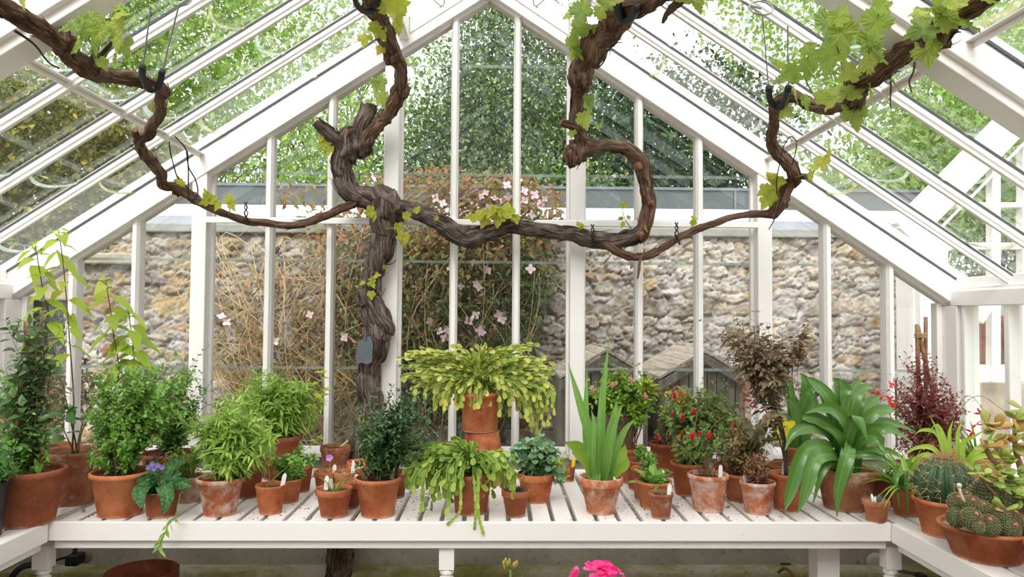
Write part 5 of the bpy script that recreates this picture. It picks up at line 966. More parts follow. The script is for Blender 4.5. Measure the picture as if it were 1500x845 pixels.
xmas(I, [(630, 545, 55, 40, 1.2), (600, 535, 30, 30, .6), (700, 560, 70, 45, 1.6), (775, 560, 45, 60, 1.4), (790, 590, 25, 50, .7), (680, 520, 60, 18, .9), (770, 520, 45, 20, .8), (640, 580, 40, 30, .6), (800, 545, 20, 30, .4), (725, 535, 60, 30, 1), (675, 592, 40, 14, .7), (722, 596, 40, 18, .8)], 300, LM_CACT, .036, rise=.055)
m = MB(); p = W(620, 598, I['Y']-.08)
leaves(m, T_LANCE, [p, p, p], [V3(0, -.1, -1), V3(.4, 0, -1), V3(-.3, 0, -1)], upish(3), .035, .010); m.build('flower', RED, I['root'])
I = pot('potted_christmas_cactus', 'lower yellow-green Christmas cactus trailing over the bench edge, in front of the stand', 690, 692, 756, 60, 46, 'roll', TERRA_D)
xmas(I, [(640, 690, 42, 45, 1.4), (612, 685, 25, 40, .9), (690, 700, 42, 30, 1.1), (735, 710, 24, 30, .8), (660, 660, 48, 20, 1.1), (655, 725, 18, 30, .5), (730, 685, 30, 16, .5), (620, 730, 14, 30, .4)], 180, LM_CACT2, .036, rise=.06, out=.10)
P = dict(I); 
for pts in ([(676, 690, -.1), (675, 730, -.14), (672, 752, -.15), (655, 768, -.155)], [(700, 690, -.1), (700, 735, -.15), (702, 760, -.155), (708, 782, -.16)], [(694, 700, -.1), (697, 745, -.15), (695, 775, -.155)]):
    q = spline([V3(*I['c'][:2], I['zs']+.02)]+[W(a, b, I['Y']+d) for a, b, d in pts], 13); m = MB(); D = np.diff(q, axis=0); L = np.linalg.norm(D, axis=1)*1.1; leaves(m, T_SEG, q[:-1], D, np.tile(V3(.3, -1, .3), (12, 1)), L, .013, .05); stuff(m.build('trailing_stem', LM_CACT2, I['root'], uv=True))
I = pot('terracotta_pot', 'small empty-looking pot of dry soil at the bench edge, right of the lower cactus', 755, 717, 759, 41, 27, 'band', TERRA_D, fill=1.0)
m = MB()
for k in range(160): p = V3(*I['c'][:2], I['zs'])+rvec(1)[0]*I['r']*rng.uniform(0, 1.0)*V3(1, 1, .12); tube(m, spline([p, p+rng.normal(0, .006, 3), p+rng.normal(0, .008, 3)+V3(0, 0, .002)], 4), .0007, 3, caps=False)
stuff(m.build('dry_roots', STEMD, I['root']))
I = pot('potted_nasturtium', 'grey-green round-leaved variegated plant in a terracotta pot, right of the cactus stand', 785, 692, 738, 54, 38, 'band', TERRA_O)
bush(I, [(780, 665, 30, 22), (765, 668, 20, 18, .7), (800, 668, 24, 18, .8), (822, 688, 12, 22, .4), (785, 650, 18, 12, .6)], 60, 4, .040, .85, T_ROUND, LM_GREY, STEMG, .09, .6, .1, .0014)
bush(I, [(800, 680, 34, 18), (822, 692, 12, 20, .8), (760, 690, 10, 14, .4)], 16, 4, .02, .8, T_ROUND, LM_YG, STEMG, .08, .7, leafname='pale_leaves')
I = pot('seedling_pot', 'tiny terracotta pot with a yellow label far back beside the white post', 831, 682, 706, 24, 18, 'plain', TERRA_D, group=SEED, fill=.85); plabel(I, 0, .1, .05, flat('yellow_label', 'E8C82A', .4)); stemmed(I, [[(833, 672, 0), (828, 662, 0)]], 4, .02, .5, T_OVATE, LM_LIME, STEMB, .0015, .6)
I = pot('potted_amaryllis', 'upright strap-leaved bulb in a white-stained terracotta pot, left of the timber huts', 880, 697, 755, 64, 40, 'band', TERRA_W)
straps(I, [([(872, 660, 0), (852, 600, -.02), (832, 532, -.03)], 24), ([(860, 650, .02), (858, 600, .03), (860, 540, .03)], 17), ([(880, 640, .0), (884, 570, 0), (892, 497, .01)], 15), ([(876, 650, -.03), (878, 600, -.03), (880, 560, -.02)], 9), ([(892, 650, .02), (900, 610, .02), (903, 588, .02)], 22), ([(888, 660, -.05), (900, 620, -.07), (912, 592, -.08)], 18), ([(900, 665, -.03), (915, 630, -.05), (930, 614, -.06)], 16), ([(868, 655, -.05), (870, 620, -.06), (866, 600, -.06)], 12), ([(890, 670, -.06), (895, 640, -.09), (905, 600, -.10)], 15)], LM_STRAP, (.45, .66, .74, .6, .36, .03), .45)
for pts, w in (([(862, 672, .04), (846, 655, .02), (828, 648, 0)], 26), ([(860, 680, -.03), (850, 668, -.06), (838, 662, -.08)], 20), ([(905, 682, .03), (912, 665, .06), (916, 652, .07)], 18), ([(866, 665, .06), (862, 640, .08), (866, 628, .09)], 24), ([(905, 690, -.02), (916, 680, -.03), (918, 668, -.03)], 18)):
    straps(I, [(pts, w)], LM_FUCHL, (.2, .6, .78, .66, .1), .2, 'low_leaf')
plabel(I, -.2, .02, .06)
def fuchsia_flower(m, p, s=.03):
    tube(m, spline([p, p+V3(0, 0, -.35*s), p+V3(0, 0, -.6*s)], 6), np.array([.10, .16, .22, .2, .17, .12])*s, 8); n = 4; a = np.arange(n)*1.57+rng.uniform(0, 1.5)
    leaves(m, T_LANCE, np.tile(p+V3(0, 0, -.45*s), (n, 1)), np.stack([np.cos(a), np.sin(a), np.full(n, -.35)], 1), upish(n, .1), s*.75, s*.3, -.1); ball(m, p+V3(0, 0, -.85*s), (s*.2, s*.2, s*.28), 7, 9)
I = pot('potted_fuchsia', 'pink-flowered fuchsia with yellowing leaves in the tall back pot before the open-fronted hut', 924, 655, 709, 47, 34, 'roll', TERRA)
for pl in ([(905, 620, 0), (908, 570, 0), (895, 545, 0)], [(915, 610, 0), (912, 570, 0), (905, 540, 0)], [(928, 620, -.02), (930, 590, -.02), (940, 565, -.02)], [(938, 630, 0), (950, 580, 0), (958, 560, 0)]): m = MB(); tube(m, spline([V3(I['c'][0]+rng.normal(0, .01), I['c'][1], I['zs']-.004)]+[W(a, b, I['Y']+d) for a, b, d in pl], 12), .0035, 6); m.build('branch', STEMB, I['root'])
bush(I, [(890, 560, 28, 28, 1.2), (920, 560, 28, 28), (940, 590, 22, 25, .7), (905, 585, 30, 22, .8)], 48, 8, .045, .58, T_OVATE, LM_FUCHL, STEMB, .09, .6)
bush(I, [(958, 560, 12, 18), (968, 575, 10, 10, .6)], 8, 7, .045, .58, T_OVATE, LM_LIME, STEMB, .04, .75, leafname='yellow_leaves')
for px, py in ((925, 553), (897, 559), (868, 565), (945, 575)): m = MB(); fuchsia_flower(m, W(px, py, I['Y']-.1), .028); m.build('flower', PALEP, I['root'])
PLUG = 'terracotta pots in the row running back from the rosette'
for x, yr, yb, wr, wb_, lb in ((936, 673, 719, 41, 30, 'middle pot of the row behind the leafy rosette, under the pink fuchsia'), (946, 685, 734, 43, 32, 'pot directly behind the leafy rosette pot')):
    I = pot('terracotta_pot', lb, x, yr, yb, wr, wb_, 'roll', TERRA_D if yb < 725 else TERRA, group=PLUG); bush(I, [(x+4, yr-12, 14, 14)], 8, 6, .028, .5, T_OVATE, LM_OREG, STEMG, .04)
I = pot('potted_rosette', 'bright green leafy rosette in a terracotta pot, second row', 957, 703, 747, 53, 37, 'roll', TERRA_O)
rosette(I, 34, .085, .026, LM_OREG, (15, 80), .35, (.35, .7, 1, .95, .15), as_one=True); plabel(I, .5, .05, .05)
I = pot('potted_seedling', 'smallest front pot with one short shoot and white label, before the leafy rosette', 968, 721, 761, 37, 26, 'roll', TERRA_M); stemmed(I, [[(964, 712, 0), (970, 700, -.01), (975, 690, -.02)]], 7, .036, .42, T_OVATE, LM_OREG, STEMG, .002, .35); plabel(I, .1, .08, .045)
I = pot('potted_fuchsia', 'small sparse fuchsia in a dark pot farthest back, below the slit-fronted hut', 975, 648, 700, 48, 36, 'roll', TERRA_D)
bush(I, [(968, 630, 22, 22), (962, 560, 12, 25, .4), (985, 610, 26, 35)], 26, 9, .028, .5, T_OVATE, LM_FUCH, STEMR, .08, .4)
for px, py in ((963, 635), (985, 603)): m = MB(); fuchsia_flower(m, W(px, py, I['Y']-.1), .032); m.build('flower', RED, I['root'])
I = pot('potted_fuchsia', 'large bushy red-flowered fuchsia in the terracotta pot of the middle row', 1009, 676, 728, 53, 39, 'roll', TERRA_O)
bush(I, [(1015, 600, 50, 38, 1.2), (985, 580, 35, 28, .7), (1050, 590, 40, 35), (1010, 640, 45, 30), (1075, 605, 25, 25, .5), (1040, 570, 30, 18, .6)], 105, 9, .040, .56, T_OVATE, LM_FUCH, STEMR, .13, .3, .2, .0018, .45)
bush(I, [(990, 575, 16, 14), (1070, 625, 20, 16), (1005, 625, 26, 14)], 9, 5, .042, .52, T_OVATE, leafmat('fuchsia_turning', ('B8A83A', 'C88A3A', '9AA84A', 'C0702E'), .4), STEMR, .08, .6, leafname='turning_leaves')
for px, py in ((1016, 597), (1000, 606), (1076, 618), (988, 573), (1024, 630)): m = MB(); fuchsia_flower(m, W(px, py, I['Y']-.15), .028); m.build('flower', RED, I['root'])
I = pot('potted_fuchsia', 'bare-stemmed young fuchsia with two red buds in the white-stained pot at the front', 1037, 693, 752, 59, 42, 'roll', TERRA_W)
for pl in ([(1032, 665, 0), (1018, 640, 0), (1022, 600, .02)], [(1035, 660, .0), (1040, 630, .0), (1060, 610, .0)], [(1012, 670, -.02), (1000, 655, -.02), (985, 645, 0)]): m = MB(); tube(m, spline([V3(I['c'][0]+rng.normal(0, .008), I['c'][1], I['zs']-.004)]+[W(a, b, I['Y']+d) for a, b, d in pl], 12), np.linspace(.0035, .0018, 12), 6); m.build('branch', STEMB, I['root'])
bush(I, [(1035, 640, 30, 25), (1040, 665, 12, 12, .6), (1015, 650, 20, 20, .5)], 16, 7, .032, .5, T_OVATE, LM_FUCH, STEMB, .07, .55)
for px, py in ((1014, 632), (1039, 632)): m = MB(); fuchsia_flower(m, W(px, py, I['Y']-.06), .032); m.build('flower', RED, I['root'])
plabel(I, .15, .05, .05)
I = pot('potted_brown_shrub', 'low bronze-brown twiggy shrub in a terracotta pot behind two white-stained pots', 1086, 692, 737, 54, 40, 'roll', TERRA)
bush(I, [(1085, 650, 45, 28), (1095, 630, 32, 20, .7), (1110, 660, 26, 24, .7)], 85, 10, .030, .42, T_OVATE, LM_DUST, STEMR, .11, .25, .1, .0014)
I = pot('terracotta_pot', 'plain terracotta pot glimpsed in the gap right of the red fuchsia pot', 1066, 677, 722, 42, 30, 'roll', TERRA_O)
bush(I, [(1066, 655, 18, 20)], 14, 8, .026, .5, T_OVATE, LM_FUCH, STEMR, .05)
I = pot('potted_red_leaf', 'short reddish-leaved cutting in the white-stained pot at the front right', 1110, 704, 755, 51, 36, 'roll', TERRA_W)
bush(I, [(1110, 685, 22, 20), (1120, 672, 14, 12, .5)], 26, 7, .028, .45, T_OVATE, leafmat('reddish_cutting', ('8A6A4A', '9A5A48', '7A7A48', 'A87A5E')), STEMR, .05, .3); plabel(I, 1.9, .02, .055); plabel(I, 2.9, -.1, .04)
I = pot('terracotta_pot', 'back pot of bare dark stems under the tall brown-leaved plant', 1139, 679, 722, 42, 32, 'roll', TERRA_D)
I38 = pot('potted_brown_plant', 'tall bronze-leaved plant with bare stems in the labelled pot beside the broad green leaves', 1153, 692, 750, 51, 37, 'roll', TERRA_O); plabel(I38, 1.5, .1, .055)
for pl in ([(1140, 640, .05), (1100, 560, .1), (1075, 500, .12)], [(1145, 640, .05), (1118, 560, .1), (1105, 490, .12)], [(1146, 640, .05), (1125, 570, .1), (1130, 500, .12)], [(1150, 640, .05), (1135, 590, .08), (1120, 540, .1)], [(1150, 650, .05), (1140, 600, .1), (1152, 545, .12), (1165, 505, .12)]): m = MB(); tube(m, spline([V3(I38['c'][0]+rng.normal(0, .012), I38['c'][1], I38['zs']-.004)]+[W(a, b, I38['Y']+d) for a, b, d in pl], 14), np.linspace(.004, .002, 14), 6); m.build('branch', STEMD, I38['root'])
bush(I38, [(1085, 500, 28, 35, 1.1), (1120, 505, 30, 38, 1.2), (1105, 540, 32, 35, .9), (1125, 580, 18, 40, .5), (1075, 480, 14, 18, .6)], 70, 7, .048, .52, T_OVATE, LM_BROWN, STEMD, .10, .66, .35, .0013, vis0=.55)
bush(I38, [(1170, 485, 14, 22), (1165, 510, 12, 14, .7), (1178, 468, 8, 14, .6)], 14, 5, .055, .5, T_OVATE, LM_BROWN, STEMD, .04, .85, .5, .0012, leafname='tip_leaves', vis0=.7, tw=0)
bush(I38, [(1110, 615, 14, 30), (1128, 600, 12, 40)], 9, 3, .07, .55, T_OVATE, leafmat('hanging_leaf', ('6E6A42', '7A7A4E', '5E5A38')), STEMD, .06, .7, .6, .0012, leafname='hanging_leaves', vis0=.6, tw=0)
for px, py in ((1092, 562), (1088, 571), (1096, 570), (1089, 579), (1094, 587), (1098, 576), (1089, 596), (1102, 586), (1104, 596), (1090, 562)): m = MB(); p = W(px, py, I38['Y']+.0); leaves(m, T_ROUND, np.tile(p, (4, 1)), rvec(4)*V3(1, .5, .4), upish(4), .016, .012); m.build('flower', ORNG, I38['root'])
I = pot('potted_clivia', 'second clivia, half hidden at the back left of the big one', 1172, 653, 702, 50, 38, 'roll', TERRA_D)
straps(I, [([(1165, 600, 0), (1150, 570, -.02), (1136, 545, -.03)], 16), ([(1180, 590, 0), (1180, 560, 0), (1172, 546, 0)], 20), ([(1165, 610, -.05), (1160, 590, -.08), (1142, 572, -.1)], 16), ([(1175, 600, -.03), (1190, 570, -.03), (1205, 560, -.03)], 18), ([(1160, 630, -.05), (1150, 610, -.1), (1142, 605, -.12)], 12), ([(1160, 620, -.02), (1158, 570, -.02), (1158, 552, -.02)], 14), ([(1185, 610, -.05), (1192, 590, -.06), (1185, 570, -.07)], 18)], LM_CLIV, (.6, .9, 1, .85, .5, .05), .3)
m = MB(); p = W(1143, 630, I['Y']-.2)
for k in range(6): leaves(m, T_ROUND, [p+rng.normal(0, .02, 3)]*3, rvec(3)*V3(1, .4, 1), np.tile(V3(0, -1, .2), (3, 1))+rng.normal(0, .3, (3, 3)), .045, .032)
m.build('yellow_bloom', leafmat('yellow_petal', ('F0E030', 'E8D41C', 'F8EC58')), I['root'])
I = pot('potted_clivia', 'large clivia with broad arching strap leaves in an old weathered terracotta pot', 1240, 685, 751, 84, 62, 'band', TERRA_M)
straps(I, [([(1222, 660, -.08), (1180, 660, -.14), (1158, 720, -.16), (1150, 748, -.17)], 25), ([(1228, 670, -.12), (1195, 670, -.2), (1180, 720, -.22), (1168, 752, -.22)], 24), ([(1240, 665, -.14), (1240, 668, -.2), (1228, 715, -.21), (1226, 757, -.2)], 23), ([(1244, 655, -.12), (1243, 660, -.18), (1242, 690, -.2), (1240, 708, -.2)], 20), ([(1215, 640, -.05), (1195, 625, -.1), (1165, 632, -.12), (1150, 660, -.13)], 24),
  ([(1230, 620, 0), (1212, 580, 0), (1192, 560, .02), (1180, 552, .02)], 22), ([(1235, 610, 0), (1228, 565, .03), (1220, 553, .03)], 24), ([(1240, 600, -.02), (1238, 570, 0), (1230, 556, 0)], 24), ([(1245, 600, 0), (1250, 570, .03), (1262, 556, .05)], 22), ([(1250, 610, -.04), (1258, 585, -.04), (1268, 578, -.03)], 24), ([(1258, 620, -.04), (1275, 590, -.02), (1290, 580, 0)], 24), ([(1262, 630, -.05), (1280, 605, -.06), (1305, 600, -.05), (1318, 612, -.04)], 20),
  ([(1265, 635, -.05), (1290, 628, -.1), (1312, 632, -.1), (1338, 650, -.1)], 18), ([(1258, 645, -.1), (1280, 640, -.16), (1292, 660, -.18), (1298, 678, -.18)], 24), ([(1262, 650, .0), (1290, 620, .02), (1315, 622, .02), (1340, 632, .02)], 16), ([(1240, 630, -.08), (1222, 600, -.12), (1200, 598, -.14), (1180, 605, -.15)], 20), ([(1228, 640, -.06), (1200, 615, -.1), (1180, 612, -.12), (1172, 622, -.12)], 20), ([(1242, 640, -.1), (1252, 610, -.14), (1262, 620, -.16), (1270, 645, -.17)], 20), ([(1232, 650, -.1), (1220, 630, -.13), (1208, 625, -.14)], 14), ([(1248, 600, -.06), (1262, 570, -.05), (1282, 568, -.04)], 20),
  ([(1228, 655, 0), (1212, 590, .02), (1200, 575, .02), (1190, 590, .02)], 20), ([(1235, 640, -.05), (1240, 590, -.06), (1246, 578, -.06)], 20), ([(1255, 665, .02), (1300, 660, .02), (1335, 680, .0)], 12), ([(1250, 668, -.1), (1290, 670, -.14), (1318, 692, -.15)], 12), ([(1222, 672, -.12), (1205, 690, -.17), (1190, 740, -.17)], 14)], LM_CLIV, (.5, .74, .88, .9, .74, .42, .04), .3)
I = pot('potted_tiny_cactus', 'tiny terracotta pot with a grey spiny cactus pup and white stones at the bench corner', 1284, 732, 767, 38, 26, 'band', TERRA, fill=.95, soil=GRIT)
m = MB(); c = V3(*I['c'][:2], I['zs'])+V3(.008, 0, .008); ball(m, c, (.012, .012, .016)); m.build('cactus_body', flat('grey_cactus', '5A5E58', .7, 0, .3, 120), I['root'])
m = MB()
for d in rvec(90): 
    if d[2] > -.2: tube(m, [c+d*V3(.011, .011, .015), c+d*.026], [.0006, .0002], 3, caps=False)
stuff(m.build('spines', flat('grey_spine', '8A8E90'), I['root']))
for q in ((-.016, -.004, .012), (-.008, -.008, .010), (-.013, .008, .016)): m = MB(); ball(m, V3(*I['c'][:2], I['zs'])+V3(*q), (.005, .004, .013), 7, 8); m.build('white_stone', LABELW, I['root'])
I = pot('potted_spider_plant', 'yellow-green grassy strap plant in a terracotta pot behind the bench corner', 1330, 712, 758, 47, 37, 'plain', TERRA)
rosette(I, 80, .30, .013, LM_SPID, (25, 80), .8, (.7, 1, .8, .4, .03), as_one=True)
straps(I, [([(1325, 690, -.06), (1312, 700, -.1), (1318, 745, -.12)], 11), ([(1335, 690, -.08), (1328, 700, -.12), (1330, 755, -.13)], 12), ([(1345, 690, -.06), (1340, 700, -.1), (1344, 745, -.12)], 10)], LM_CLIV, (.6, 1, .9, .5, .05), .3)
I = pot('terracotta_pot', 'shaded terracotta pot between the big clivia and the grassy plant', 1297, 697, 743, 46, 36, 'roll', TERRA_D)
rosette(I, 16, .13, .012, LM_CLIV, (30, 80), .7, (.7, 1, .8, .4, .03), as_one=True)
I = pot('potted_maroon_climber', 'maroon-leaved climber on a bamboo wigwam in the terracotta pot at the back right corner', 1372, 668, 722, 74, 56, 'roll', TERRA_O)
for pts in ([(1345, 660, 0), (1345, 560, .03), (1343, 475, .05)], [(1385, 665, -.03), (1370, 590, 0), (1352, 515, .04), (1345, 478, .05)], [(1360, 660, .08), (1356, 560, .07), (1356, 464, .06)]): m = MB(); tube(m, spline([W(a, b, I['Y']+d) for a, b, d in pts], 8), .0095, 8); m.build('cane', CANE, I['root'])
m = MB(); c = W(1348, 492, I['Y']+.05); a = np.linspace(0, 19, 40); tube(m, np.stack([c[0]+.026*np.cos(a), c[1]+.022*np.sin(a), c[2]+.0006*np.arange(40)-.01], 1), .003, 5); m.build('twine', flat('jute_twine', 'B09468'), I['root'])
bush(I, [(1345, 560, 42, 50, 1.3), (1328, 600, 44, 42, 1.3), (1372, 610, 48, 45, 1.3), (1350, 520, 22, 30, .7), (1400, 590, 30, 25, .5), (1345, 640, 45, 25, .7), (1310, 580, 20, 20, .3)], 150, 10, .030, .44, T_OVATE, LM_MAR, STEMR, .12, .3, .15, .0015, .45)
bush(I, [(1350, 590, 30, 45), (1385, 620, 28, 28)], 22, 9, .024, .45, T_OVATE, leafmat('climber_green_tips', ('6A7A3A', '8A9448', '5A6A30')), STEMR, .11, .45, leafname='green_leaves')
stemmed(I, [[(1400, 610, 0), (1430, 580, 0), (1462, 595, -.05), (1490, 620, -.1)], [(1400, 600, 0), (1420, 580, 0), (1440, 600, -.05), (1450, 625, -.05)]], 10, .02, .4, T_OVATE, LM_MAR, STEMR, .0016, .35)
for px, py in ((1290, 572), (1285, 578), (1298, 580), (1293, 584), (1303, 588), (1304, 596), (1437, 606), (1448, 610), (1430, 622), (1424, 633), (1305, 565), (1306, 616)): m = MB(); p = W(px, py, I['Y']-.12); leaves(m, T_LANCE, np.tile(p, (4, 1)), rvec(4)*V3(1, .5, .6), upish(4), .030, .011); m.build('flower', ORNG if px < 1320 else RED, I['root'])
I = pot('terracotta_planter', 'pale wide terracotta planter with flared rim, behind the globe cactus', 1432, 664, 716, 96, 52, 'bulge', TERRA_L)
rosette(I, 46, .30, .011, LM_SPID, (20, 70), .6, (.7, 1, .8, .4, .03), (2.4, 5.4), as_one=True)
I = pot('potted_spider_plant', 'arching yellow-green grassy plant in the terracotta pot hidden behind the globe cactus', 1400, 694, 742, 46, 36, 'plain', TERRA)
rosette(I, 40, .20, .011, LM_SPID, (30, 80), .8, (.7, 1, .8, .4, .03), as_one=True)
straps(I, [([(1380, 650, -.02), (1362, 608, -.03)], 9), ([(1385, 650, 0), (1372, 622, 0), (1358, 640, 0)], 7), ([(1410, 650, 0), (1425, 640, -.02), (1446, 628, -.03)], 8), ([(1425, 665, -.04), (1450, 655, -.06), (1478, 658, -.07)], 9), ([(1425, 672, -.05), (1455, 668, -.08), (1485, 678, -.08)], 9), ([(1430, 660, 0), (1455, 645, 0), (1470, 650, 0)], 8), ([(1390, 640, .02), (1396, 615, .03)], 7), ([(1370, 660, -.04), (1345, 655, -.06), (1322, 668, -.07)], 9), ([(1365, 668, -.06), (1340, 672, -.08), (1325, 690, -.08)], 8), ([(1375, 640, .02), (1352, 630, .03), (1335, 642, .03)], 8), ([(1410, 680, -.08), (1430, 690, -.11), (1445, 705, -.12)], 8), ([(1402, 640, .03), (1412, 612, .04)], 7)], LM_SPID, (.7, 1, .85, .45, .03), .35)
# globe cactus
I = pot('potted_globe_cactus', 'round ribbed dark green cactus in a terracotta pot on the right bench', 1384, 729, 790, 85, 58, 'roll', TERRA_O, soil=GRIT, dx=2)
R = .098; cc = V3(I['c'][0]+.0, I['c'][1], I['zs']+R*.72); m = MB(); n, k = 26, 112; a = np.linspace(-1.45, 1.5708, n); th = np.arange(k)*2*math.pi/k; A, T = np.meshgrid(a, th, indexing='ij'); rib = 1-.17*(1-np.abs(np.cos(T*14/2)))**1.0
RR = R*rib*(1-.08*(np.abs(A-1.57) < .25)); v = np.stack([np.cos(A)*np.cos(T)*RR, np.cos(A)*np.sin(T)*RR, np.sin(A)*R*.93*np.where(A > 1.2, .96, 1)], -1).reshape(-1, 3)+cc
i, j = np.meshgrid(np.arange(n-1), np.arange(k), indexing='ij'); i = i.ravel(); j = j.ravel(); j2 = (j+1) % k; m.add(v, np.stack([i*k+j, i*k+j2, (i+1)*k+j2, (i+1)*k+j], 1)); m.build('cactus_body', flat('cactus_green', '345030', .45, 0, .25, 40), I['root'])
m = MB(); wl = MB()
for q in range(14):
    t_ = q*2*math.pi/14
    for e_ in np.linspace(-.45, 1.40, 7):
        d = V3(math.cos(e_)*math.cos(t_), math.cos(e_)*math.sin(t_), math.sin(e_)*.93); p = cc+d*R; ball(wl, p, .0026, 5, 6)
        for w_ in range(5): s = nrm(d*.35+rvec(1)[0]*.9); s = s if s@d > 0 else s-2*(s@d)*d; tube(m, [p, p+s*.034*rng.uniform(.6, 1.1)], [.0009, .0003], 4, caps=False)
for w_ in range(70): s = nrm(V3(0, 0, 1)+rvec(1)[0]*.8); p = cc+V3(rng.normal(0, .022), rng.normal(0, .022), R*.88); tube(m, [p, p+s*.03], [.0009, .0003], 4, caps=False)
stuff(m.build('spines', flat('tan_spine', 'C09A6A', .6), I['root'])); stuff(wl.build('areoles', flat('areole', 'CBB68A', .9), I['root']))
# clustered cactus bowl
I = pot('potted_cluster_cactus', 'wide terracotta bowl of clustered small round brown-spined cacti at the front right', 1446, 768, 829, 130, 88, 'roll', TERRA, soil=GRIT)
CACTUS = flat('cluster_cactus_green', '545C32', .8, 0, .35, 60); SPINE = flat('rusty_spine', 'B87458', .7); SPW = flat('pale_spine', 'D8C8A8', .7)
WOOL = flat('crown_wool', 'B8786A', .9, 0, .2, 90)
def mamm(c, r, tall=1.0):
    ax = nrm(V3(rng.normal(0, .25), -.62+rng.normal(0, .15), .85)); u = nrm(np.cross(ax, V3(1, 0, .1))); w_ = np.cross(ax, u); m = MB(); K = max(70, int(170*(r/.03))); ga = 2.39996
    ball(m, c, (r*.92, r*.92, r*.92*tall), 18, 26); s = MB(); s2 = MB()
    for q in range(K):
        z = 1-1.8*(q+.5)/K; ph = q*ga; h = math.sqrt(max(0, 1-z*z)); d = (u*math.cos(ph)+w_*math.sin(ph))*h+ax*z; p = c+d*V3(1, 1, tall)*r*.95; ball(m, p, r*.095, 4, 6)
        for k in range(5 if z > .8 else 3): e_ = nrm(d*.5+rvec(1)[0]*.9); f = p+d*r*.06; tube(s2 if z > .8 or z < .0 else s, [f, f+e_*r*(.22 if z > .8 else .13)], [.0005, .0002], 3, caps=False)
    b = m.build('cactus_head', CACTUS, I['root']); L_ = tuple(-np.array(I['root'].location))
    for mm, nm, mt in ((s, 'spines', SPW), (s2, 'crown_spines', SPINE)): q = stuff(mm.build(nm, mt)); q.parent = b; q.location = L_
    m = MB(); ball(m, c+ax*V3(1, 1, tall)*r*.88, r*.22, 6, 10); q = m.build('crown_wool', WOOL); q.parent = b; q.location = L_
for px, py, dY, w in ((1402, 736, -.06, 34), (1423, 741, -.13, 36), (1422, 760, -.18, 38), (1401, 758, -.10, 36), (1440, 748, -.10, 34), (1449, 770, -.19, 38), (1446, 728, .05, 60), (1462, 756, -.13, 40), (1478, 760, -.08, 40), (1478, 776, -.17, 38), (1412, 728, .0, 26), (1475, 735, .03, 38), (1495, 770, -.10, 36), (1432, 772, -.22, 24), (1430, 728, .09, 40), (1500, 745, .0, 40), (1468, 720, .12, 44)):
    Yc = I['Y']+dY*.62; c = W(px, py, Yc); r = w/2*.77*Yc/FPX; c[2] = max(c[2], I['zs']+r*.2); mamm(c, r, 1.08 if w < 50 else 1.15)
m = MB(); tube(m, spline([W(1413, 735, I['Y']-.1), W(1407, 722, I['Y']-.1), W(1405, 712, I['Y']-.1)], 6), .004, 7); ball(m, W(1405, 711, I['Y']-.1), .008, 6, 8); m.build('withered_bud', flat('bud', 'D8C0A8', .8), I['root'])
# jade plant
I = pot('potted_jade', 'red-edged jade plant with thick branches at the right edge, behind the cactus bowl', 1512, 742, 806, 92, 66, 'roll', TERRA)
def fleshy(m, p, d, n, l, w):
    d = nrm(d); n = nrm(n-d*(n@d)); s = np.cross(d, n); a = np.linspace(-1.5708, 1.5708, 7); th = np.arange(8)*6.283/8; A, T = np.meshgrid(a, th, indexing='ij'); x = np.sin(A)*.5+.5; wd = np.cos(A)*(.55+.45*x)
    v = p+(x*l)[..., None]*d+(wd*np.cos(T)*w/2)[..., None]*s+(wd*np.sin(T)*w*.13+.10*w*(x-.3)**2)[..., None]*n; k = 8; i, j = np.meshgrid(np.arange(6), np.arange(k), indexing='ij'); i = i.ravel(); j = j.ravel(); j2 = (j+1) % k; m.add(v.reshape(-1, 3), np.stack([i*k+j, i*k+j2, (i+1)*k+j2, (i+1)*k+j], 1))
JB = flat('jade_branch', '8A6A4A', .8, 0, .25, 40); F_ = MB(); F2_ = MB()
LM_JADE2 = leafmat('jade_leaf_lower', ('8CA444', 'A8B654', 'C4C468', '7E983E'), .15, .3)
def jb(pts, rad, tips):
    m = MB(); p = spline([W(a, b, I['Y']+d) for a, b, d in pts], 20); tube(m, p, np.interp(np.linspace(0, 1, 20), np.linspace(0, 1, len(rad)), rad), 10); m.build('branch', JB, I['root'])
    for (px, py, d, s) in tips:
        c = W(px, py, I['Y']+d)
        for k in range(rng.integers(4, 7)): e_ = nrm(rvec(1)[0]*V3(1, 1, .7)+V3(0, -.3, .25)); fleshy(F_ if py < 660 else F2_, c+e_*.006, e_, upish(1, .3)[0], s*rng.uniform(.6, .95)*I['Y']/FPX, s*.66*I['Y']/FPX)
jb([(1510, 745, 0), (1495, 715, -.02), (1470, 690, -.04), (1448, 665, -.05), (1444, 645, -.05)], [.016, .013, .010, .008, .006], [(1446, 622, -.06, 26), (1462, 628, -.05, 28), (1447, 655, -.06, 24), (1455, 650, -.03, 26), (1478, 645, -.04, 26)])
jb([(1512, 745, 0), (1500, 700, 0), (1488, 660, 0), (1486, 620, 0)], [.016, .012, .009, .006], [(1486, 615, -.02, 28), (1480, 650, -.04, 26), (1496, 635, -.04, 28), (1500, 600, 0, 26)])
jb([(1508, 748, -.05), (1480, 745, -.12), (1455, 722, -.15), (1436, 700, -.16)], [.012, .008, .006, .004], [(1432, 692, -.16, 18), (1445, 698, -.16, 20), (1452, 705, -.17, 20), (1462, 690, -.1, 22), (1476, 700, -.12, 22), (1470, 712, -.15, 20), (1482, 722, -.15, 22), (1490, 712, -.12, 22), (1475, 680, -.08, 22), (1470, 748, -.22, 22), (1488, 690, -.08, 22), (1496, 730, -.15, 22), (1470, 672, -.06, 22)])
jb([(1512, 740, 0), (1530, 690, 0), (1535, 640, 0)], [.014, .010, .006], [(1525, 650, 0, 28), (1540, 620, 0, 28), (1515, 670, -.04, 26), (1508, 650, -.05, 26)])
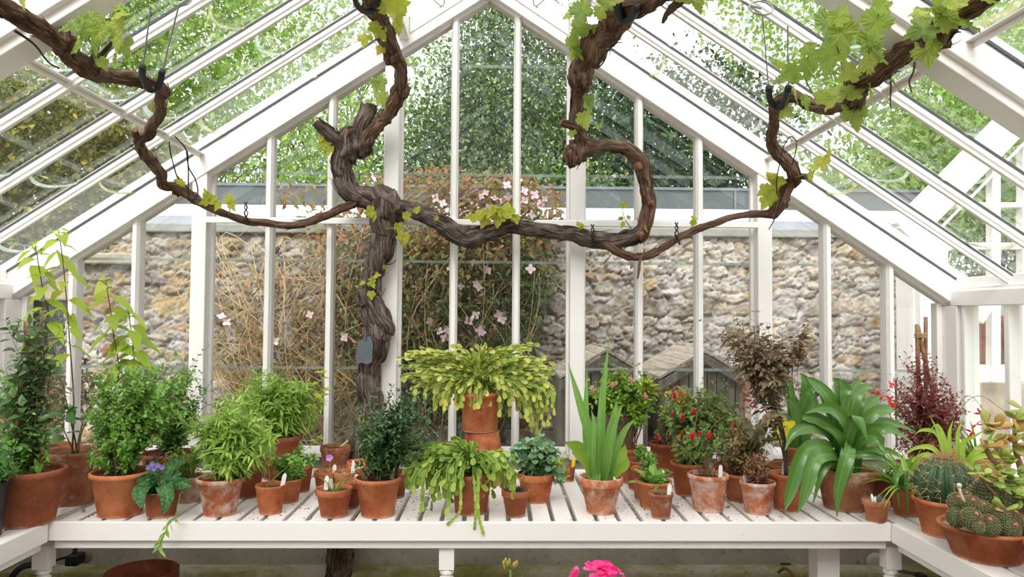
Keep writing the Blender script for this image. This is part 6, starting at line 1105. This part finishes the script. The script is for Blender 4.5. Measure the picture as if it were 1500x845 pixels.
stuff(F_.build('leaves', LM_JADE, I['root'])); stuff(F2_.build('leaves', LM_JADE2, I['root']))
I = pot('terracotta_pot', 'plain terracotta pot cut off by the right edge, in front of the jade plant', 1580, 802, 876, 132, 96, 'roll', TERRA_O)

# ---------------------------------------------------------------- below and in front of the bench
def floor_thing(px, py, Y): return W(px, py, Y)
c = W(208, 842, 3.35); r = thing('terracotta_saucer', 'broad terracotta saucer pot under the bench on the left', 'pot', (c[0], 3.35, .0)); Rr = 48*3.35/FPX; zt_ = c[2]; m = MB()
lathe(m, [(Rr*.6, -.02), (Rr*.66, 0), (Rr*.95, zt_*.9), (Rr*1.02, zt_*.92), (Rr*1.03, zt_+.02), (Rr*.95, zt_+.022), (Rr*.9, zt_-.06), (.002, zt_-.07)], (c[0], 3.35, 0), 40); m.build('pot', TERRA_D, r)
r = thing('garden_hose', 'black hose curving up under the left bench', 'hose', tuple(W(25, 835, 3.2))); m = MB(); tube(m, spline([W(8, 870, 3.3), W(16, 848, 3.3), W(30, 832, 3.3), W(52, 826, 3.32), W(80, 826, 3.36)], 24), .013, 10); m.build('tube', BLACK, r)
r = thing('pipe_valve', 'black pipe valve with a grey disc under the bench, by the left turned leg', 'valve', tuple(W(112, 815, 3.7)))
a = W(101, 826, 3.72); b = W(120, 811, 3.72); m = MB(); box(m, a[0], b[0], 3.68, 3.76, a[2], b[2]); m.build('body', BLACK, r, smooth=False, bevel=.006)
c = W(127, 816, 3.76); m = MB(); lathe(m, [(.028, -.005), (.03, 0), (.03, .006), (.012, .01), (.002, .011)], (0, 0, 0), 24); o = m.build('disc', flat('galvanised_disc', '8E8C86', .5, .3)); o.parent = r; o.rotation_euler = (1.57, 0, 0); o.location = tuple(c-np.array(r.location))
m = MB(); tube(m, spline([W(108, 812, 3.72), W(112, 800, 3.74), W(118, 786, 3.76)], 8), .010, 8); tube(m, spline([W(100, 815, 3.72), W(90, 818, 3.74), W(78, 822, 3.76)], 8), .006, 8); m.build('pipe', BLACK, r)
r = thing('water_tap', 'small brass tap on the mossy wall under the bench, left of the square leg', 'tap', tuple(W(1190, 835, 3.78))); m = MB(); tube(m, spline([W(1140, 838, 3.78), W(1150, 832, 3.74), W(1160, 840, 3.7), W(1162, 850, 3.7)], 12), .008, 8); m.build('spout', flat('brass', '9A7A4A', .4, .6), r); m = MB(); tube(m, spline([W(1144, 826, 3.74), W(1158, 826, 3.74)], 3), .006, 8); m.build('handle', flat('brass_dark', '5E4A30', .5, .5), r)
r = thing('water_pipe', 'black water pipe and joint under the bench at the right corner leg', 'pipe', tuple(W(1310, 835, 3.5))); m = MB(); tube(m, spline([W(1296, 832, 3.6), W(1330, 838, 3.58), W(1360, 846, 3.55), W(1400, 862, 3.5)], 12), .010, 8); m.build('tube', flat('grey_pipe', '6A6660', .6), r); a = W(1342, 850, 3.55); b = W(1352, 838, 3.55); m = MB(); box(m, a[0], b[0], 3.51, 3.56, a[2], b[2]); m.build('joint', BLACK, r, smooth=False, bevel=.004)
c = W(1282, 823, 3.915); m = MB(); lathe(m, [(.045, -.012), (.048, 0), (.048, .006), (.02, .010), (.002, .010)], (0, 0, 0), 28); o = tag(m.build('pipe_flange', flat('pale_flange', 'C0BCB2', .7)), 'pale round flange on the wall behind the right turned leg', 'flange'); o.rotation_euler = (1.57, 0, 0); o.location = tuple(c)
# the pelargonium in front of the bench, only its flower heads in view
I = pot('potted_pelargonium', 'pelargonium on the floor before the bench, its magenta bloom and yellow bud head in view', 850, 1330, 1560, 260, 200, 'roll', TERRA, z0=-.02, Y=1.75, H=.26, group=None)
bush(I, [(850, 1150, 170, 120)], 34, 6, .07, .95, T_ROUND, LM_OREG, STEMG, .12, .5)
for pl in ([(860, 1100, 0), (872, 950, -.05), (876, 855, -.06)], [(800, 1100, .1), (752, 960, .12), (748, 850, .12), (747, 835, .12)]): m = MB(); tube(m, spline([V3(*I['c'][:2], I['zs'])]+[W(a, b, I['Y']+d) for a, b, d in pl], 16), .003, 8); m.build('flower_stalk', STEMG, I['root'])
m = MB(); cc = W(876, 862, I['Y']-.06)
for k in range(26):
    d = nrm(rvec(1)[0]*V3(1, 1, .8)+V3(0, -.1, .35)); p = cc+d*.05*V3(1.15, 1, .95); u = nrm(np.cross(d, [.2, .1, 1])); w_ = np.cross(d, u); a = np.arange(5)*1.257+rng.uniform(0, 1); leaves(m, T_ROUND, np.tile(p, (5, 1)), u*np.cos(a)[:, None]+w_*np.sin(a)[:, None]+d*.35, np.tile(d, (5, 1))+rng.normal(0, .25, (5, 3)), .026, .023)
m.build('bloom', MAG, I['root'])
m = MB(); cc = W(748, 826, I['Y']+.12)
for k in range(9): d = nrm(rvec(1)[0]*V3(1, .6, .5)+V3(0, 0, .2)); e_ = cc+d*.012; tube(m, spline([cc+V3(0, 0, -.012), e_, e_+V3(d[0]*.004, 0, -.010)], 5), .0012, 5); ball(m, e_+V3(d[0]*.006, 0, -.006+.012*rng.random()), (.0035, .0035, .008), 6, 7)
stuff(m.build('buds', leafmat('yellow_bud', ('C8B84A', 'D8A860', 'A8B04A')), I['root']))
# fallen leaves and crumbs on the slats
for px, py, a in ((88, 748, .3), (83, 758, 1.2), (122, 750, 2.0), (1063, 743, .5), (996, 743, 2.4), (140, 757, 1.0)):
    p = WZ(px, py, ZB+.004); m = MB(); leaves(m, T_LANCE, [p], [V3(math.cos(a), math.sin(a), .05)], [V3(0, 0, 1)], .034, .014, -.1)
    tag(m.build('fallen_leaf', LM_BROWN), {88: 'curled brown fallen leaf beside the old banded pot', 83: 'brown fallen leaf at the left front corner of the bench', 122: 'greenish fallen leaf on the slats left of the herb pot', 1063: 'brown fallen leaf beside the white-stained fuchsia pot', 996: 'brown fallen leaf left of the white-stained fuchsia pot', 140: 'small fallen leaf against the orange herb pot'}[px], 'leaf', 'fallen leaves on the slats')
m = MB()
for k in range(420):
    px = rng.choice([rng.normal(610, 20), rng.normal(430, 40), rng.normal(940, 30), rng.normal(1060, 60), rng.uniform(90, 1290)]); p = WZ(px, rng.uniform(715, 762), ZB+.001); s_ = rng.uniform(.0012, .0035); ball(m, p, (s_, s_, s_*.6), 4, 5)
o = stuff(m.build('soil_crumbs', SOIL)); o['label'] = 'dark crumbs of potting soil scattered over the white slats'; o['category'] = 'soil'
# report pots that stand into one another
for i, a in enumerate(POTS):
    for b in POTS[i+1:]:
        d = math.hypot(a[1]-b[1], a[2]-b[2]); 
        if d < max(a[4]+b[3], a[3]+b[4])*.93: print('POTS', a[0], b[0], round(d, 3), round(a[4]+b[4], 3))
# ================================================================ daylight
w = bpy.data.worlds.new('overcast'); SC.world = w; w.use_nodes = True; nt_ = w.node_tree; nt_.nodes.clear()
out = nt_.nodes.new('ShaderNodeOutputWorld'); bg = nt_.nodes.new('ShaderNodeBackground'); tc = nt_.nodes.new('ShaderNodeTexCoord')
sx = nt_.nodes.new('ShaderNodeSeparateXYZ'); rm = nt_.nodes.new('ShaderNodeValToRGB')
e = rm.color_ramp.elements; e[0].position = 0.0; e[0].color = (.90, .95, 1.0, 1); e[1].position = .8; e[1].color = (1.0, 1.0, 1.0, 1)
nt_.links.new(tc.outputs['Generated'], sx.inputs[0]); nt_.links.new(sx.outputs[2], rm.inputs[0]); nt_.links.new(rm.outputs[0], bg.inputs[0]); bg.inputs[1].default_value = 1.45
nt_.links.new(bg.outputs[0], out.inputs[0])
sl = bpy.data.lights.new('sun', 'SUN'); sl.energy = 2.6; sl.angle = math.radians(35); sl.color = (1, .98, .95)
so = bpy.data.objects.new('sun', sl); COL.objects.link(so); so.rotation_euler = (math.radians(48), math.radians(-14), 0)
vs = SC.view_settings; vs.view_transform = 'Standard'; vs.look = 'None'; vs.gamma = 1; vs.use_curve_mapping = False; vs.exposure = .6
cy = SC.cycles; cy.transparent_max_bounces = 40; cy.max_bounces = 10; cy.diffuse_bounces = 4; cy.glossy_bounces = 3; cy.transmission_bounces = 4; cy.use_denoising = True
cy.caustics_reflective = False; cy.caustics_refractive = False; cy.sample_clamp_indirect = 6
